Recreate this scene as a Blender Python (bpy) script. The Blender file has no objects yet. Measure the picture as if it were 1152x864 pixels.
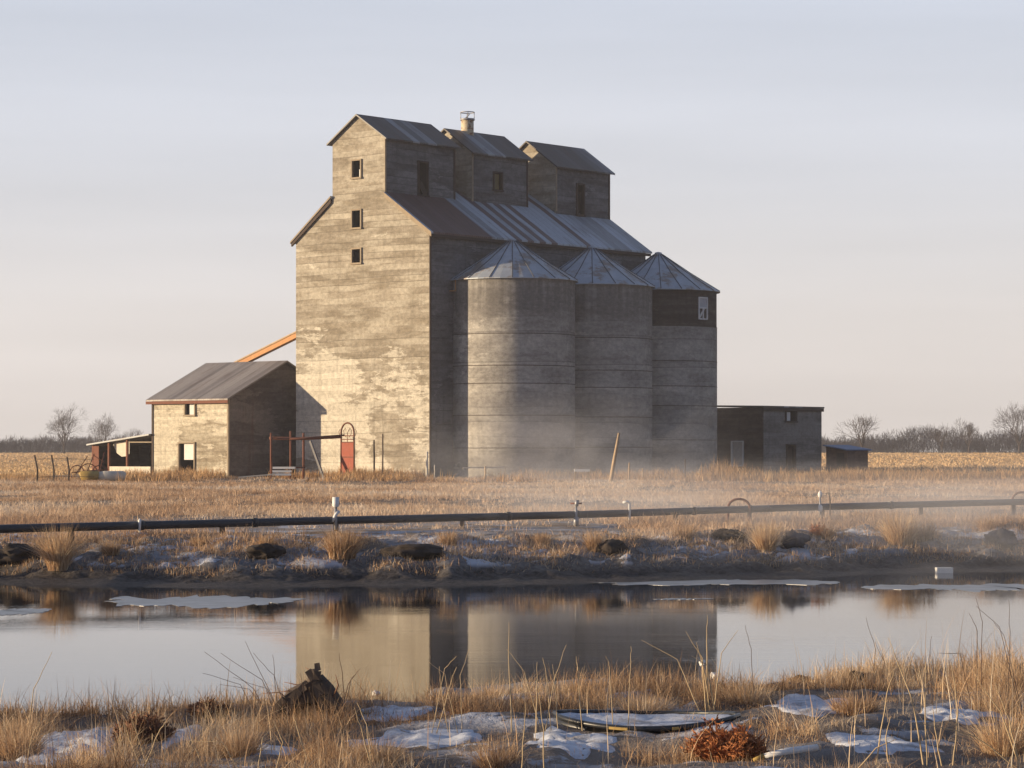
import bpy, bmesh, math, random
import numpy as np
from mathutils import Vector, Matrix, noise as mnoise
random.seed(7); rs = np.random.RandomState(11)
S = bpy.context.scene
COL = S.collection
F = 3000.0; CAMZ = 1.7
def wx(px, D): return (px-576.0)*D/F
def wz(py, D): return CAMZ-(py-508.0)*D/F
R = math.radians

# ------------------------------------------------------------------ noise (numpy value noise)
def _h(i, j, s):
    n = (i.astype(np.int64)*374761393 + j.astype(np.int64)*668265263 + s*1442695041) & 0x7fffffff
    n = (n ^ (n >> 13))*1274126177 & 0x7fffffff
    return ((n ^ (n >> 16)) & 0xffff)/65535.0
def vn(x, y, s=0):
    x = np.asarray(x, float); y = np.asarray(y, float)
    i = np.floor(x); j = np.floor(y); fx = x-i; fy = y-j
    fx = fx*fx*(3-2*fx); fy = fy*fy*(3-2*fy)
    a = _h(i, j, s); b = _h(i+1, j, s); c = _h(i, j+1, s); d = _h(i+1, j+1, s)
    return (a*(1-fx)+b*fx)*(1-fy)+(c*(1-fx)+d*fx)*fy
def fbm(x, y, s=0, o=4):
    t = 0; a = .5; n = 0
    for k in range(o):
        t = t+a*vn(np.asarray(x)*2**k, np.asarray(y)*2**k, s+k*17); n += a; a *= .5
    return t/n
def sst(x, a, b):
    t = np.clip((np.asarray(x, float)-a)/(b-a), 0, 1); return t*t*(3-2*t)

# ------------------------------------------------------------------ terrain function
WATER = -0.72
def near_shore(X): 
    X = np.asarray(X, float); Xc = np.clip(X, -14, 14)
    return 24.3+.52*Xc+.016*Xc*Xc+(fbm(X*.55, X*0+3.3, 5)-.5)*1.3
def far_shore(X):
    X = np.asarray(X, float)
    return np.interp(X, [-60, -30, -9.5, -3, 0, 5, 9.5, 20, 40], [56, 51, 48.3, 47.3, 48.3, 50.8, 53.6, 60, 66])+(fbm(X*.35, X*0, 9)-.5)*1.6
def height(X, Y):
    X = np.asarray(X, float); Y = np.asarray(Y, float)
    nf = near_shore(X)-Y; ff = Y-far_shore(X)
    n1 = fbm(X*.9, Y*.9, 21)-.5; n2 = fbm(X*3.2, Y*3.2, 31, 3)-.5; n3 = fbm(X*.25, Y*.25, 41)-.5
    zn = np.interp(nf, [-8, -1.5, 0, .5, .9, 2, 6, 10, 24], [-1.5, -1., -.72, -.54, -.43, -.46, -.42, -.38, 0])
    zn = zn+sst(nf, .1, 1.2)*(n1*.26+(np.abs(n2)-.1)*.16)
    zf = np.interp(ff, [-8, -1.5, 0, 1.3, 2.0, 3.2, 5, 9], [-1.5, -1., -.72, -.62, -.40, -.25, -.06, 0])
    w = sst(ff, .2, 1.6)*(1-sst(ff, 4.5, 9))
    n5 = fbm(X*8, Y*8, 37, 3)-.5
    zf = zf+w*(np.abs(n1)*.62-.07+(np.abs(n2)-.12)*.2+n5*.10)+sst(ff, 4, 9)*(n1*.07+n2*.02)
    z = np.where(ff > -9, np.maximum(zf, np.where(nf > -9, zn, -9)), zn)
    z = np.where(nf > 0, zn, z)
    side = sst(np.abs(X), 50, 62)
    z = z*(1-side)+side*n1*.1
    far = sst(Y, 75, 100)
    z = z*(1-far)+far*(n3*.12+n1*.05)*(1-sst(Y, 300, 500))
    z = z+1.3*sst(Y, 240, 640)
    return z
def hz(X, Y): return float(height(np.array([X]), np.array([Y]))[0])
_DS = np.concatenate([np.arange(12, 80, .04), np.arange(80, 300, .3)])
def gpt(px, py):
    """ground point seen at a pixel of the photograph (march along the ray)"""
    D = _DS; x = wx(px, D); h = height(x, D); k = np.argmax(wz(py, D) <= h)
    return Vector((x[k], D[k], h[k]))

# ------------------------------------------------------------------ scene helpers
def tag(o, label=None, cat=None, group=None, kind=None):
    if label: o['label'] = label
    if cat: o['category'] = cat
    if group: o['group'] = group
    if kind: o['kind'] = kind
    return o
def empty(name, loc, rz=0, label=None, cat=None, group=None):
    e = bpy.data.objects.new(name, None); COL.objects.link(e); e.location = loc; e.rotation_euler = (0, 0, rz)
    e.empty_display_size = .2
    return tag(e, label, cat, group)
class MB:
    def __init__(s): s.v = []; s.f = []; s.sm = []
    def add(s, vs, fs, smooth=False):
        b = len(s.v); s.v += [tuple(v) for v in vs]; s.f += [tuple(i+b for i in f) for f in fs]; s.sm += [smooth]*len(fs); return s
    def box(s, a, b):
        (x0, y0, z0), (x1, y1, z1) = a, b
        return s.add([(x0,y0,z0),(x1,y0,z0),(x1,y1,z0),(x0,y1,z0),(x0,y0,z1),(x1,y0,z1),(x1,y1,z1),(x0,y1,z1)],
              [(0,3,2,1),(4,5,6,7),(0,1,5,4),(1,2,6,5),(2,3,7,6),(3,0,4,7)])
    def bar(s, p, q, w, h=None, up=(0,0,1), jit=0):
        h = h or w; p = Vector(p); q = Vector(q); d = (q-p).normalized(); up = Vector(up)
        if abs(d.dot(up)) > .98: up = Vector((1,0,0))
        a = d.cross(up).normalized()*w/2; b = a.cross(d).normalized()*h/2
        vs = []
        for c in (p, q):
            for sx, sy in ((-1,-1),(1,-1),(1,1),(-1,1)):
                vs.append(c+a*sx+b*sy+Vector((random.uniform(-jit,jit),)*3))
        return s.add(vs, [(0,1,2,3),(7,6,5,4),(0,4,5,1),(1,5,6,2),(2,6,7,3),(3,7,4,0)])
    def tube(s, pts, rad, n=8, cap=True, smooth=True):
        pts = [Vector(p) for p in pts]
        if not hasattr(rad, '__len__'): rad = [rad]*len(pts)
        up = None; vs = []; fs = []
        for i, p in enumerate(pts):
            d = (pts[min(i+1, len(pts)-1)]-pts[max(i-1, 0)]).normalized()
            if up is None:
                up = Vector((0,0,1)) if abs(d.z) < .9 else Vector((1,0,0))
            a = d.cross(up); a = a.normalized() if a.length > 1e-5 else Vector((1,0,0)); b = a.cross(d).normalized(); up = b
            for k in range(n):
                t = 2*math.pi*k/n; vs.append(p+(a*math.cos(t)+b*math.sin(t))*rad[i])
        for i in range(len(pts)-1):
            for k in range(n):
                k2 = (k+1) % n; fs.append((i*n+k, i*n+k2, (i+1)*n+k2, (i+1)*n+k))
        s.add(vs, fs, smooth)
        if cap:
            b0 = len(s.v)-len(vs); s.f += [tuple(b0+k for k in range(n))[::-1], tuple(b0+(len(pts)-1)*n+k for k in range(n))]; s.sm += [False, False]
        return s
    def prism(s, poly, axis, a, b):
        """poly: list of 2D points; axis x -> (y,z) profile extruded in x; y -> (x,z)"""
        def P(p, t): return (t, p[0], p[1]) if axis == 'x' else ((p[0], t, p[1]) if axis == 'y' else (p[0], p[1], t))
        n = len(poly); vs = [P(p, a) for p in poly]+[P(p, b) for p in poly]
        return s.add(vs, [tuple(range(n)), tuple(range(2*n-1, n-1, -1))]+[(k, k+n, (k+1) % n+n, (k+1) % n) for k in range(n)])
    def mesh(s, name, mat):
        me = bpy.data.meshes.new(name); me.from_pydata(s.v, [], s.f); me.polygons.foreach_set('use_smooth', s.sm)
        bm = bmesh.new(); bm.from_mesh(me); bmesh.ops.recalc_face_normals(bm, faces=bm.faces); bm.to_mesh(me); bm.free()
        if mat: me.materials.append(mat)
        return me
    def build(s, name, mat, parent=None, loc=None, rz=0):
        o = bpy.data.objects.new(name, s.mesh(name, mat)); COL.objects.link(o)
        if parent: o.parent = parent
        if loc is not None: o.location = loc; o.rotation_euler = (0, 0, rz)
        return o
def cut(o, boxes, mat):
    """pockets cut into a solid, lined with their own material"""
    c = MB()
    for a, b in boxes: c.box(a, b)
    co = c.build('cutter', mat)
    co.matrix_world = Matrix.Identity(4)
    par = o.parent; o.parent = None
    m = o.modifiers.new('b', 'BOOLEAN'); m.operation = 'DIFFERENCE'; m.solver = 'EXACT'; m.object = co
    m.material_mode = 'TRANSFER'
    bpy.context.view_layer.update()
    dg = bpy.context.evaluated_depsgraph_get()
    me = bpy.data.meshes.new_from_object(o.evaluated_get(dg))
    o.modifiers.clear(); o.data = me; o.parent = par
    bpy.data.objects.remove(co)
def sidemat(o, m, f=lambda n: n.y < -.5):
    o.data.materials.append(M[m]); k_ = len(o.data.materials)-1
    for p_ in o.data.polygons:
        if p_.material_index == 0 and f(p_.normal): p_.material_index = k_
def copy_tree(o, parent=None):
    c = o.copy(); COL.objects.link(c); c.parent = parent
    for ch in list(o.children): copy_tree(ch, c)
    return c

# ------------------------------------------------------------------ material helper
class NT:
    def __init__(s, name):
        s.m = bpy.data.materials.new(name); s.m.use_nodes = True; s.t = s.m.node_tree; s.n = s.t.nodes; s.l = s.t.links
        s.b = s.n['Principled BSDF']
    def lk(s, v, inp):
        if v is None: return
        if isinstance(v, bpy.types.NodeSocket): s.l.new(v, inp)
        else:
            if isinstance(v, (tuple, list)) and len(v) == 3 and inp.type == 'RGBA': v = (*v, 1)
            inp.default_value = v
    def math(s, op, a, b=None, c=None, clamp=False):
        n = s.n.new('ShaderNodeMath'); n.operation = op; n.use_clamp = clamp
        for i, v in enumerate((a, b, c)): s.lk(v, n.inputs[i]) if v is not None else None
        return n.outputs[0]
    def mix(s, f, a, b, mode='MIX'):
        n = s.n.new('ShaderNodeMix'); n.data_type = 'RGBA'; n.blend_type = mode
        s.lk(f, n.inputs[0]); s.lk(a, n.inputs[6]); s.lk(b, n.inputs[7]); return n.outputs[2]
    def vscale(s, v, sc):
        n = s.n.new('ShaderNodeVectorMath'); n.operation = 'MULTIPLY'; s.lk(v, n.inputs[0]); n.inputs[1].default_value = sc; return n.outputs[0]
    def noise(s, v, scale, detail=4, rough=.55, dist=0):
        n = s.n.new('ShaderNodeTexNoise'); s.lk(v, n.inputs['Vector']); n.inputs['Scale'].default_value = scale
        n.inputs['Detail'].default_value = detail; n.inputs['Roughness'].default_value = rough; n.inputs['Distortion'].default_value = dist
        return n.outputs[0]
    def ramp(s, f, a, b, lo=0., hi=1.):
        n = s.n.new('ShaderNodeMapRange'); n.interpolation_type = 'SMOOTHSTEP'; s.lk(f, n.inputs[0])
        n.inputs[1].default_value = a; n.inputs[2].default_value = b; n.inputs[3].default_value = lo; n.inputs[4].default_value = hi
        return n.outputs[0]
    def white(s, w):
        n = s.n.new('ShaderNodeTexWhiteNoise'); n.noise_dimensions = '1D'; s.lk(w, n.inputs['W']); return n.outputs['Value']
    def obj(s):
        n = s.n.new('ShaderNodeTexCoord'); return n.outputs['Object']
    def pos(s):
        n = s.n.new('ShaderNodeNewGeometry'); return n.outputs['Position']
    def sep(s, v):
        n = s.n.new('ShaderNodeSeparateXYZ'); s.lk(v, n.inputs[0]); return n.outputs
    def comb(s, x, y, z):
        n = s.n.new('ShaderNodeCombineXYZ'); s.lk(x, n.inputs[0]); s.lk(y, n.inputs[1]); s.lk(z, n.inputs[2]); return n.outputs[0]
    def bump(s, h, st=.5, d=.02):
        n = s.n.new('ShaderNodeBump'); s.lk(h, n.inputs['Height']); n.inputs['Strength'].default_value = st; n.inputs['Distance'].default_value = d
        s.l.new(n.outputs[0], s.b.inputs['Normal'])
    def out(s, col, rough=.85, spec=.3, metal=0):
        s.lk(col, s.b.inputs['Base Color']); s.lk(rough, s.b.inputs['Roughness']); s.b.inputs['Specular IOR Level'].default_value = spec
        s.b.inputs['Metallic'].default_value = metal
        return s.m

def wall_mat(name, base, pale, dark, board=.42, patch=.5, streak=.5, joints=2.3, plates=0., seam=.35, zlo=None, round_=False, rustv=None, topstain=None):
    t = NT(name); co = t.obj(); x, y, z = t.sep(co)[0:3]
    h = t.math('ADD', x, y)
    wob = t.noise(t.vscale(co, (.12, .12, .12)), 1, 2)
    zz = t.math('ADD', z, t.math('MULTIPLY', wob, .5))
    bi = t.math('FLOOR', t.math('DIVIDE', zz, board)); bf = t.math('FRACT', t.math('DIVIDE', zz, board))
    tone = t.white(bi)
    off = t.comb(h, t.math('MULTIPLY', tone, 37.), zz)
    n1 = t.noise(t.vscale(co, (.2, .2, .8)), 1, 9, .68, .5)
    n2 = t.noise(t.vscale(off, (.32, 1, .9)), 1, 4, .6)
    n3 = t.noise(t.vscale(co, (2.4, 2.4, .12)), 1, 6, .62)
    n4 = t.noise(t.vscale(co, (1, 1, 1.4)), 3.2, 8, .78)
    nb = t.noise(t.vscale(co, (.13, .13, .2)), 1, 2, .5, .8)
    c = t.mix(t.ramp(n1, .40, .60), dark, base)
    c = t.mix(t.math('MULTIPLY', t.ramp(n2, .44, .62), .38), c, pale)
    rag = t.math('ADD', t.math('MULTIPLY', nb, .55), t.math('MULTIPLY', t.noise(t.vscale(co, (.55, .55, 1.9)), 1, 10, .76, .3), .45))
    if zlo is not None: rag = t.math('SUBTRACT', rag, t.math('MULTIPLY', t.ramp(z, zlo[0], zlo[1]), .10))
    pm = t.ramp(rag, .595-patch*.16, .612-patch*.16)
    c = t.mix(t.math('MULTIPLY', pm, .75), c, pale)
    c = t.mix(t.math('MULTIPLY', t.ramp(n3, .52, .72), streak), c, rustv or tuple(v*.72 for v in dark))
    if topstain: c = t.mix(t.math('MULTIPLY', t.ramp(z, topstain[0], topstain[1]), t.ramp(n3, .3, .6, .25, .85)), c, tuple(v*.8 for v in dark))
    c = t.mix(.4, c, t.mix(tone, (.72, .71, .70), (1.14, 1.13, 1.12)), 'MULTIPLY')
    c = t.mix(.65, c, t.mix(t.ramp(n4, .25, .75), (.45, .45, .45), (1.45, 1.45, 1.45)), 'MULTIPLY')
    strong = t.ramp(t.white(t.math('ADD', bi, 91.3)), .72, .76)
    wd = t.math('ADD', t.math('MULTIPLY', strong, .04), .05)
    sm = t.math('LESS_THAN', bf, wd)
    brk = t.ramp(t.noise(t.vscale(off, (.5, 1, .1)), 1.3, 3), .38, .6)
    sm = t.math('MULTIPLY', sm, t.math('MAXIMUM', t.math('MULTIPLY', strong, .7), brk))
    amt = t.math('MULTIPLY', sm, t.math('ADD', t.math('MULTIPLY', strong, .3), seam))
    c = t.mix(amt, c, tuple(v*.4 for v in dark))
    t.bump(t.math('ADD', t.math('MULTIPLY', sm, -.8), t.math('ADD', t.math('MULTIPLY', n4, .8), t.math('MULTIPLY', pm, .4))), .5, .03)
    return t.out(c, .9, .2)

def roof_mat(name, cols, panel=.8, axis=0, rust=(.10, .045, .03), rustamt=.5, slope_axis=1, split=None):
    t = NT(name); co = t.obj(); q = t.sep(co); a = q[axis]
    pi_ = t.math('FLOOR', t.math('DIVIDE', a, panel)); pf = t.math('FRACT', t.math('DIVIDE', a, panel))
    w = t.white(pi_); w2 = t.white(t.math('FLOOR', t.math('DIVIDE', a, panel*3.1)))
    c = t.mix(t.ramp(w, .3, .7), cols[0], cols[1])
    f2 = t.math('MULTIPLY', t.ramp(w2, .5, .55), .9)
    if split: f2 = t.math('MULTIPLY', t.math('MAXIMUM', f2, t.math('MULTIPLY', t.ramp(a, .9, 1.1), .92)), t.ramp(a, split, split+.3, 1, 0)); f2 = t.math('MAXIMUM', f2, t.math('MULTIPLY', t.ramp(w, .70, .74), .75))
    c = t.mix(f2, c, cols[2])
    sc = [2.5, 2.5, .6]; sc[axis] = 2.2; sc[slope_axis] = .35
    n = t.noise(t.vscale(co, tuple(sc)), 1, 6, .65)
    c = t.mix(t.math('MULTIPLY', t.ramp(n, .5, .68), rustamt), c, rust)
    n4 = t.noise(co, 5, 4, .7)
    c = t.mix(.5, c, t.mix(n4, (.5, .5, .5), (1.5, 1.5, 1.5)), 'MULTIPLY')
    seam = t.math('LESS_THAN', pf, .05)
    c = t.mix(t.math('MULTIPLY', seam, .6), c, (.03, .025, .025))
    cor = t.math('SINE', t.math('MULTIPLY', a, 2*math.pi/.19))
    t.bump(t.math('ADD', cor, t.math('MULTIPLY', seam, 2.)), .5, .012)
    return t.out(c, .55, .4, .15)

def plain(name, col, rough=.8, var=.35, scale=4, spec=.3, metal=0, rust=None):
    t = NT(name); co = t.obj(); n = t.noise(co, scale, 5, .65)
    c = t.mix(n, tuple(v*(1-var) for v in col), tuple(min(1, v*(1+var)) for v in col))
    if rust: c = t.mix(t.ramp(t.noise(co, scale*.6, 6, .7), .5, .6), c, rust)
    t.bump(n, .3, .01)
    return t.out(c, rough, spec, metal)

M = {}
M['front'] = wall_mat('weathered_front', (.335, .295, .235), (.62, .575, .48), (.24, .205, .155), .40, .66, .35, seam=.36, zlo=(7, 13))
M['side'] = wall_mat('side_boards_shade_in_colour', (.19, .185, .185), (.28, .275, .27), (.11, .105, .105), .46, .25, .4, seam=.35)  # same boards as the front, greyed and darkened: shade put into the colour
M['houseshade'] = wall_mat('house_boards_shade_in_colour', (.15, .125, .115), (.20, .17, .15), (.085, .068, .06), .3, .1, .6, seam=.3, rustv=(.10, .045, .025))  # house boards darkened, the wall's shade put into the colour; rust streaks are real
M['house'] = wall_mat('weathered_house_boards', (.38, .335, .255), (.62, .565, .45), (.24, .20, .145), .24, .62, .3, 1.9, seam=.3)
M['silo'] = wall_mat('silo_concrete', (.375, .355, .32), (.52, .49, .44), (.235, .218, .20), .95, .15, .3, round_=True, seam=.22, topstain=(9.5, 11.2))
M['darkwood'] = wall_mat('dark_silo_boards', (.10, .085, .075), (.16, .145, .13), (.06, .05, .045), .2, 0, .6, round_=True)
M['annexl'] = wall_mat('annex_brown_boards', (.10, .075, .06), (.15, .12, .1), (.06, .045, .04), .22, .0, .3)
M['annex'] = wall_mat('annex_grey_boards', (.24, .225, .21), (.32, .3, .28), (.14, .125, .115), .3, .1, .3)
M['shedboards'] = wall_mat('low_shed_boards', (.17, .10, .075), (.22, .15, .12), (.09, .055, .045), .25, 0, .3)
M['inside'] = plain('interior_shade_lining', (.035, .028, .024), .95)  # near-black lining, shade of the rooms behind put into its colour
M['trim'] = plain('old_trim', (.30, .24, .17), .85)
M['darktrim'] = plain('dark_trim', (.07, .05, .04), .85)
M['whitetrim'] = plain('white_trim', (.65, .64, .62), .7, .2)
M['mainroof'] = roof_mat('main_roof_sheets', [(.43, .475, .52), (.25, .27, .29), (.125, .06, .045)], .62, 0, (.085, .04, .033), .45, split=5.6)
M['boxroof'] = roof_mat('headhouse_roof_sheets', [(.12, .115, .112), (.27, .28, .29), (.075, .06, .052)], .75, 0, (.11, .06, .04), .55)
M['houseroof'] = roof_mat('house_roof_sheets', [(.25, .225, .21), (.17, .15, .14), (.30, .27, .25)], .38, 1, (.13, .09, .07), .5, 0)
M['coneroof'] = plain('cone_roof_metal', (.38, .415, .45), .55, .4, 1.2, .4, .15, (.26, .22, .19))
M['darkrib'] = plain('dark_rib', (.10, .105, .115), .6)
M['bluemetal'] = plain('blue_sheet', (.12, .18, .30), .6)
M['rust'] = plain('rusty_steel', (.17, .065, .04), .8, .4, 6)
M['redpanel'] = plain('faded_red_panel', (.34, .09, .055), .75, .3, 3)
M['greysteel'] = plain('grey_steel', (.33, .33, .34), .5, .3, 8, .5, .4)
M['plank'] = plain('bare_plank', (.45, .33, .21), .85, .4, 5)
M['orangewood'] = plain('orange_chute_wood', (.52, .27, .12), .8, .3, 3)
M['paleboard'] = plain('pale_boards', (.62, .56, .46), .85, .3, 3)
M['white'] = plain('white_paint', (.75, .74, .71), .6, .15, 8)
M['pipe'] = plain('black_pipe', (.035, .036, .042), .42, .35, 2.5, .5)
M['black'] = plain('black_plastic', (.02, .022, .026), .4, .4, 6, .5)
M['yellow'] = plain('yellow_paint', (.40, .27, .08), .6, .4, 9)
M['dustyyellow'] = plain('dusty_yellow_glass', (.16, .125, .05), .4)
M['dullsteel'] = plain('dull_grey_beam', (.17, .165, .165), .85)
M['bark'] = plain('bark', (.10, .075, .058), .95, .4, 9)
M['twig'] = plain('far_twigs', (.06, .045, .04), .95, .3, 1)
M['clod'] = plain('mud_clod_earth', (.045, .035, .03), .95, .5, 6)
M['boulder'] = plain('mud_boulder', (.11, .1, .1), .9, .4, 5)
M['ventcream'] = plain('cream_vent', (.55, .47, .33), .6, .3, 6, rust=(.25, .12, .06))

# ------------------------------------------------------------------ GRAIN ELEVATOR (local x: along the long side, y: along the sunlit front)
ANG = math.atan2(.7593, .6508)
C0 = Vector((-5.27, 170, 0)); U = Vector((.6508, .7593, 0)); V = Vector((-.7593, .6508, 0))
def loc2w(s, t, z=0): return C0+U*s+V*t+Vector((0, 0, z))
EL = empty('grain_elevator', C0, ANG, 'tall weathered grain elevator with a sunlit gabled front and three headhouses on its metal roof', 'grain elevator')
W, L = 12.03, 22.5
SH0, SH1, RID = 3.87, 8.62, 6.25
E0, ES, EB, ER = 15.8, 18.38, 22.05, 23.6
body = MB().prism([(0, -.4), (W, -.4), (W, E0), (SH1, ES), (SH0, ES), (0, E0)], 'x', 0, L)
wall = body.build('wall', M['front'], EL)
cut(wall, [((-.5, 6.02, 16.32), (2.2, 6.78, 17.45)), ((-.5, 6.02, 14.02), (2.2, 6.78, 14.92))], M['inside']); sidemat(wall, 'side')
def frame(y, z0, w, h, par, x=-.05, th=.09, axis='x', mat='trim', name='window', pane=None, side=1):
    """a window frame standing proud of a wall; axis x: wall plane x=const, opening runs along y"""
    m = MB()
    def b(a0, a1, c0, c1, o0=-.05, o1=.1):
        if axis == 'x': m.box((x+o0, a0, c0), (x+o1, a1, c1))
        else: m.box((a0, x+o0, c0), (a1, x+o1, c1))
    b(y-w/2-th, y-w/2+.01, z0-th, z0+h+th); b(y+w/2-.01, y+w/2+th, z0-th, z0+h+th)
    b(y-w/2, y+w/2, z0+h-.01, z0+h+th, -.06, .1); b(y-w/2-th*1.3, y+w/2+th*1.3, z0-th*1.2, z0+.01, -.1, .1)
    return m.build(name, M[mat], par)
for z0, h in ((16.32, 1.13), (14.02, .9)): frame(6.4, z0, .76, h, EL)
# main roof: two slopes as slabs
def slab(y0, z0, y1, z1, xa, xb, th=.12):
    return MB().prism([(y0, z0), (y1, z1), (y1, z1+th), (y0, z0+th)], 'x', xa, xb)
k = (ES-E0)/SH0
rf = MB(); rf.prism([(-.35, E0-.35*k+.01), (SH0, ES+.01), (SH0, ES+.13), (-.35, E0-.35*k+.13)], 'x', -.22, L+.3)
rf.prism([(W+.35, E0-.35*k), (SH1+.002, ES+.01), (SH1+.002, ES+.14), (W+.35, E0-.35*k+.12)], 'x', -.22, L+.3)
rf.prism([(SH0+.003, ES-.1), (SH1-.003, ES-.1), (SH1-.003, ES+.12), (RID, 19.95), (SH0+.003, ES+.126)], 'x', 6.6, L+.1)
sidemat(rf.build('roof', M['mainroof'], EL), 'trim', lambda n: n.x < -.5)
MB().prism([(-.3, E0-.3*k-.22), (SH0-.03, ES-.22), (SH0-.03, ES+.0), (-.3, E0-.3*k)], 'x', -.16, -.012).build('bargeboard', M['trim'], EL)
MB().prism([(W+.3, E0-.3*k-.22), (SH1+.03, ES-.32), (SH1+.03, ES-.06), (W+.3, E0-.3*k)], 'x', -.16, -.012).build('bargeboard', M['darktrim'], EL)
MB().box((-.02, -.075, -.3), (.11, -.006, E0-.2)).build('corner_board', M['darktrim'], EL)
# long eave fascia on the shaded side
MB().box((-.1, -.33, E0-.42), (L+.2, -.27, E0-.23)).build('fascia', M['darktrim'], EL)
def headhouse(x0, x1, y0, y1, eave, ridge, holes, zb):
    mid = (y0+y1)/2
    hh = MB().prism([(y0, zb), (y1, zb), (y1, eave), (mid, ridge), (y0, eave)], 'x', x0, x1).build('headhouse', M['front'], EL)
    cb = []
    for (ax, c, z0, w, h) in holes:
        if ax == 'x': cb.append(((x0-.4, c-w/2, z0), (x0+2.5, c+w/2, z0+h)))
        else: cb.append(((c-w/2, y0-.4, z0), (c+w/2, y0+2.0, z0+h)))
    if cb: cut(hh, cb, M['inside'])
    kk = (ridge-eave)/(mid-y0); o = .32
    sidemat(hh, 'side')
    r = MB(); r.prism([(y0-o, eave-o*kk+.012), (mid, ridge+.012), (mid, ridge+.12), (y0-o, eave-o*kk+.12)], 'x', x0-.25, x1+.25)
    r.prism([(y1+o, eave-o*kk+.012), (mid+.002, ridge+.012), (mid+.002, ridge+.12), (y1+o, eave-o*kk+.12)], 'x', x0-.25, x1+.25)
    r.build('roof', M['boxroof'], hh)
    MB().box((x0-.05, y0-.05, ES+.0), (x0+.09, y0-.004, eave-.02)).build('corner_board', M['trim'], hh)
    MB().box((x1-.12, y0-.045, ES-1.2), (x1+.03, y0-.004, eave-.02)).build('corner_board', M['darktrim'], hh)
    for (ax, c, z0, w, h) in holes:
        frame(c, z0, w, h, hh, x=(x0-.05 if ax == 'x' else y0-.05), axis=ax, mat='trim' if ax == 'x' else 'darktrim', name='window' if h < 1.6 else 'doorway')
    return hh
h1 = headhouse(-.004, 6.75, SH0, SH1, EB, ER, [('x', 6.4, 19.6, .76, 1.1), ('y', 3.6, 18.55, .85, 2.15)], 17.95)
MB().box((.25, 6.05, 19.62), (.28, 6.42, 20.15)).build('pane_or_sky', M['white'], h1)  # white sheet standing in for bright sky seen through the headhouse
h2 = headhouse(8.5, 14.25, SH0, SH1-.1, 21.85, 23.45, [('y', 11.1, 19.45, .8, 1.15)], 17.7)
MB().box((10.78, SH0+.14, 19.5), (11.42, SH0+.17, 20.55)).build('pane_or_sky', M['dustyyellow'], h2)
h3 = headhouse(16.75, L+.2, 3.4, SH1-.2, 21.55, 23.3, [('y', 19.4, 18.3, .72, 2.1)], 17.3)
MB().bar((19.2, 3.5, 18.35), (19.55, 3.6, 19.9), .3, .04).build('door', M['darktrim'], h3)
MB().bar((3.85, SH0-.02, 18.5), (3.45, SH0+.2, 19.5), .25, .3, jit=.08).build('debris', M['clod'], h1)
# roof vent with its railing cap on the middle headhouse
ven = MB().tube([(10.6, 6.15, 22.9), (10.6, 6.15, 24.35)], .43, 16).build('roof_vent', M['ventcream'], EL)
m = MB(); m.tube([(10.6, 6.15, 24.3), (10.6, 6.15, 24.42)], .5, 16)
for a in range(4):
    ca, sa = math.cos(a*math.pi/2+.78)*.46, math.sin(a*math.pi/2+.78)*.46
    m.tube([(10.6+ca, 6.15+sa, 24.36), (10.6+ca, 6.15+sa, 24.85)], .025, 6)
pts = [(10.6+.47*math.cos(a), 6.15+.47*math.sin(a), 24.85) for a in np.linspace(0, 2*math.pi, 17)]
m.tube(pts, .035, 6, False); m.bar((10.35, 6.15, 24.4), (10.8, 6.15, 24.75), .05)
m.build('vent_cap', M['greysteel'], ven)
# lamp bracket high on the shaded side wall
m = MB(); m.box((1.9, -.5, 12.0), (2.15, -.01, 12.06)); m.bar((2.0, -.45, 12.05), (2.0, -.45, 12.75), .06); m.build('lamp_bracket', M['orangewood'], EL)

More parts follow.
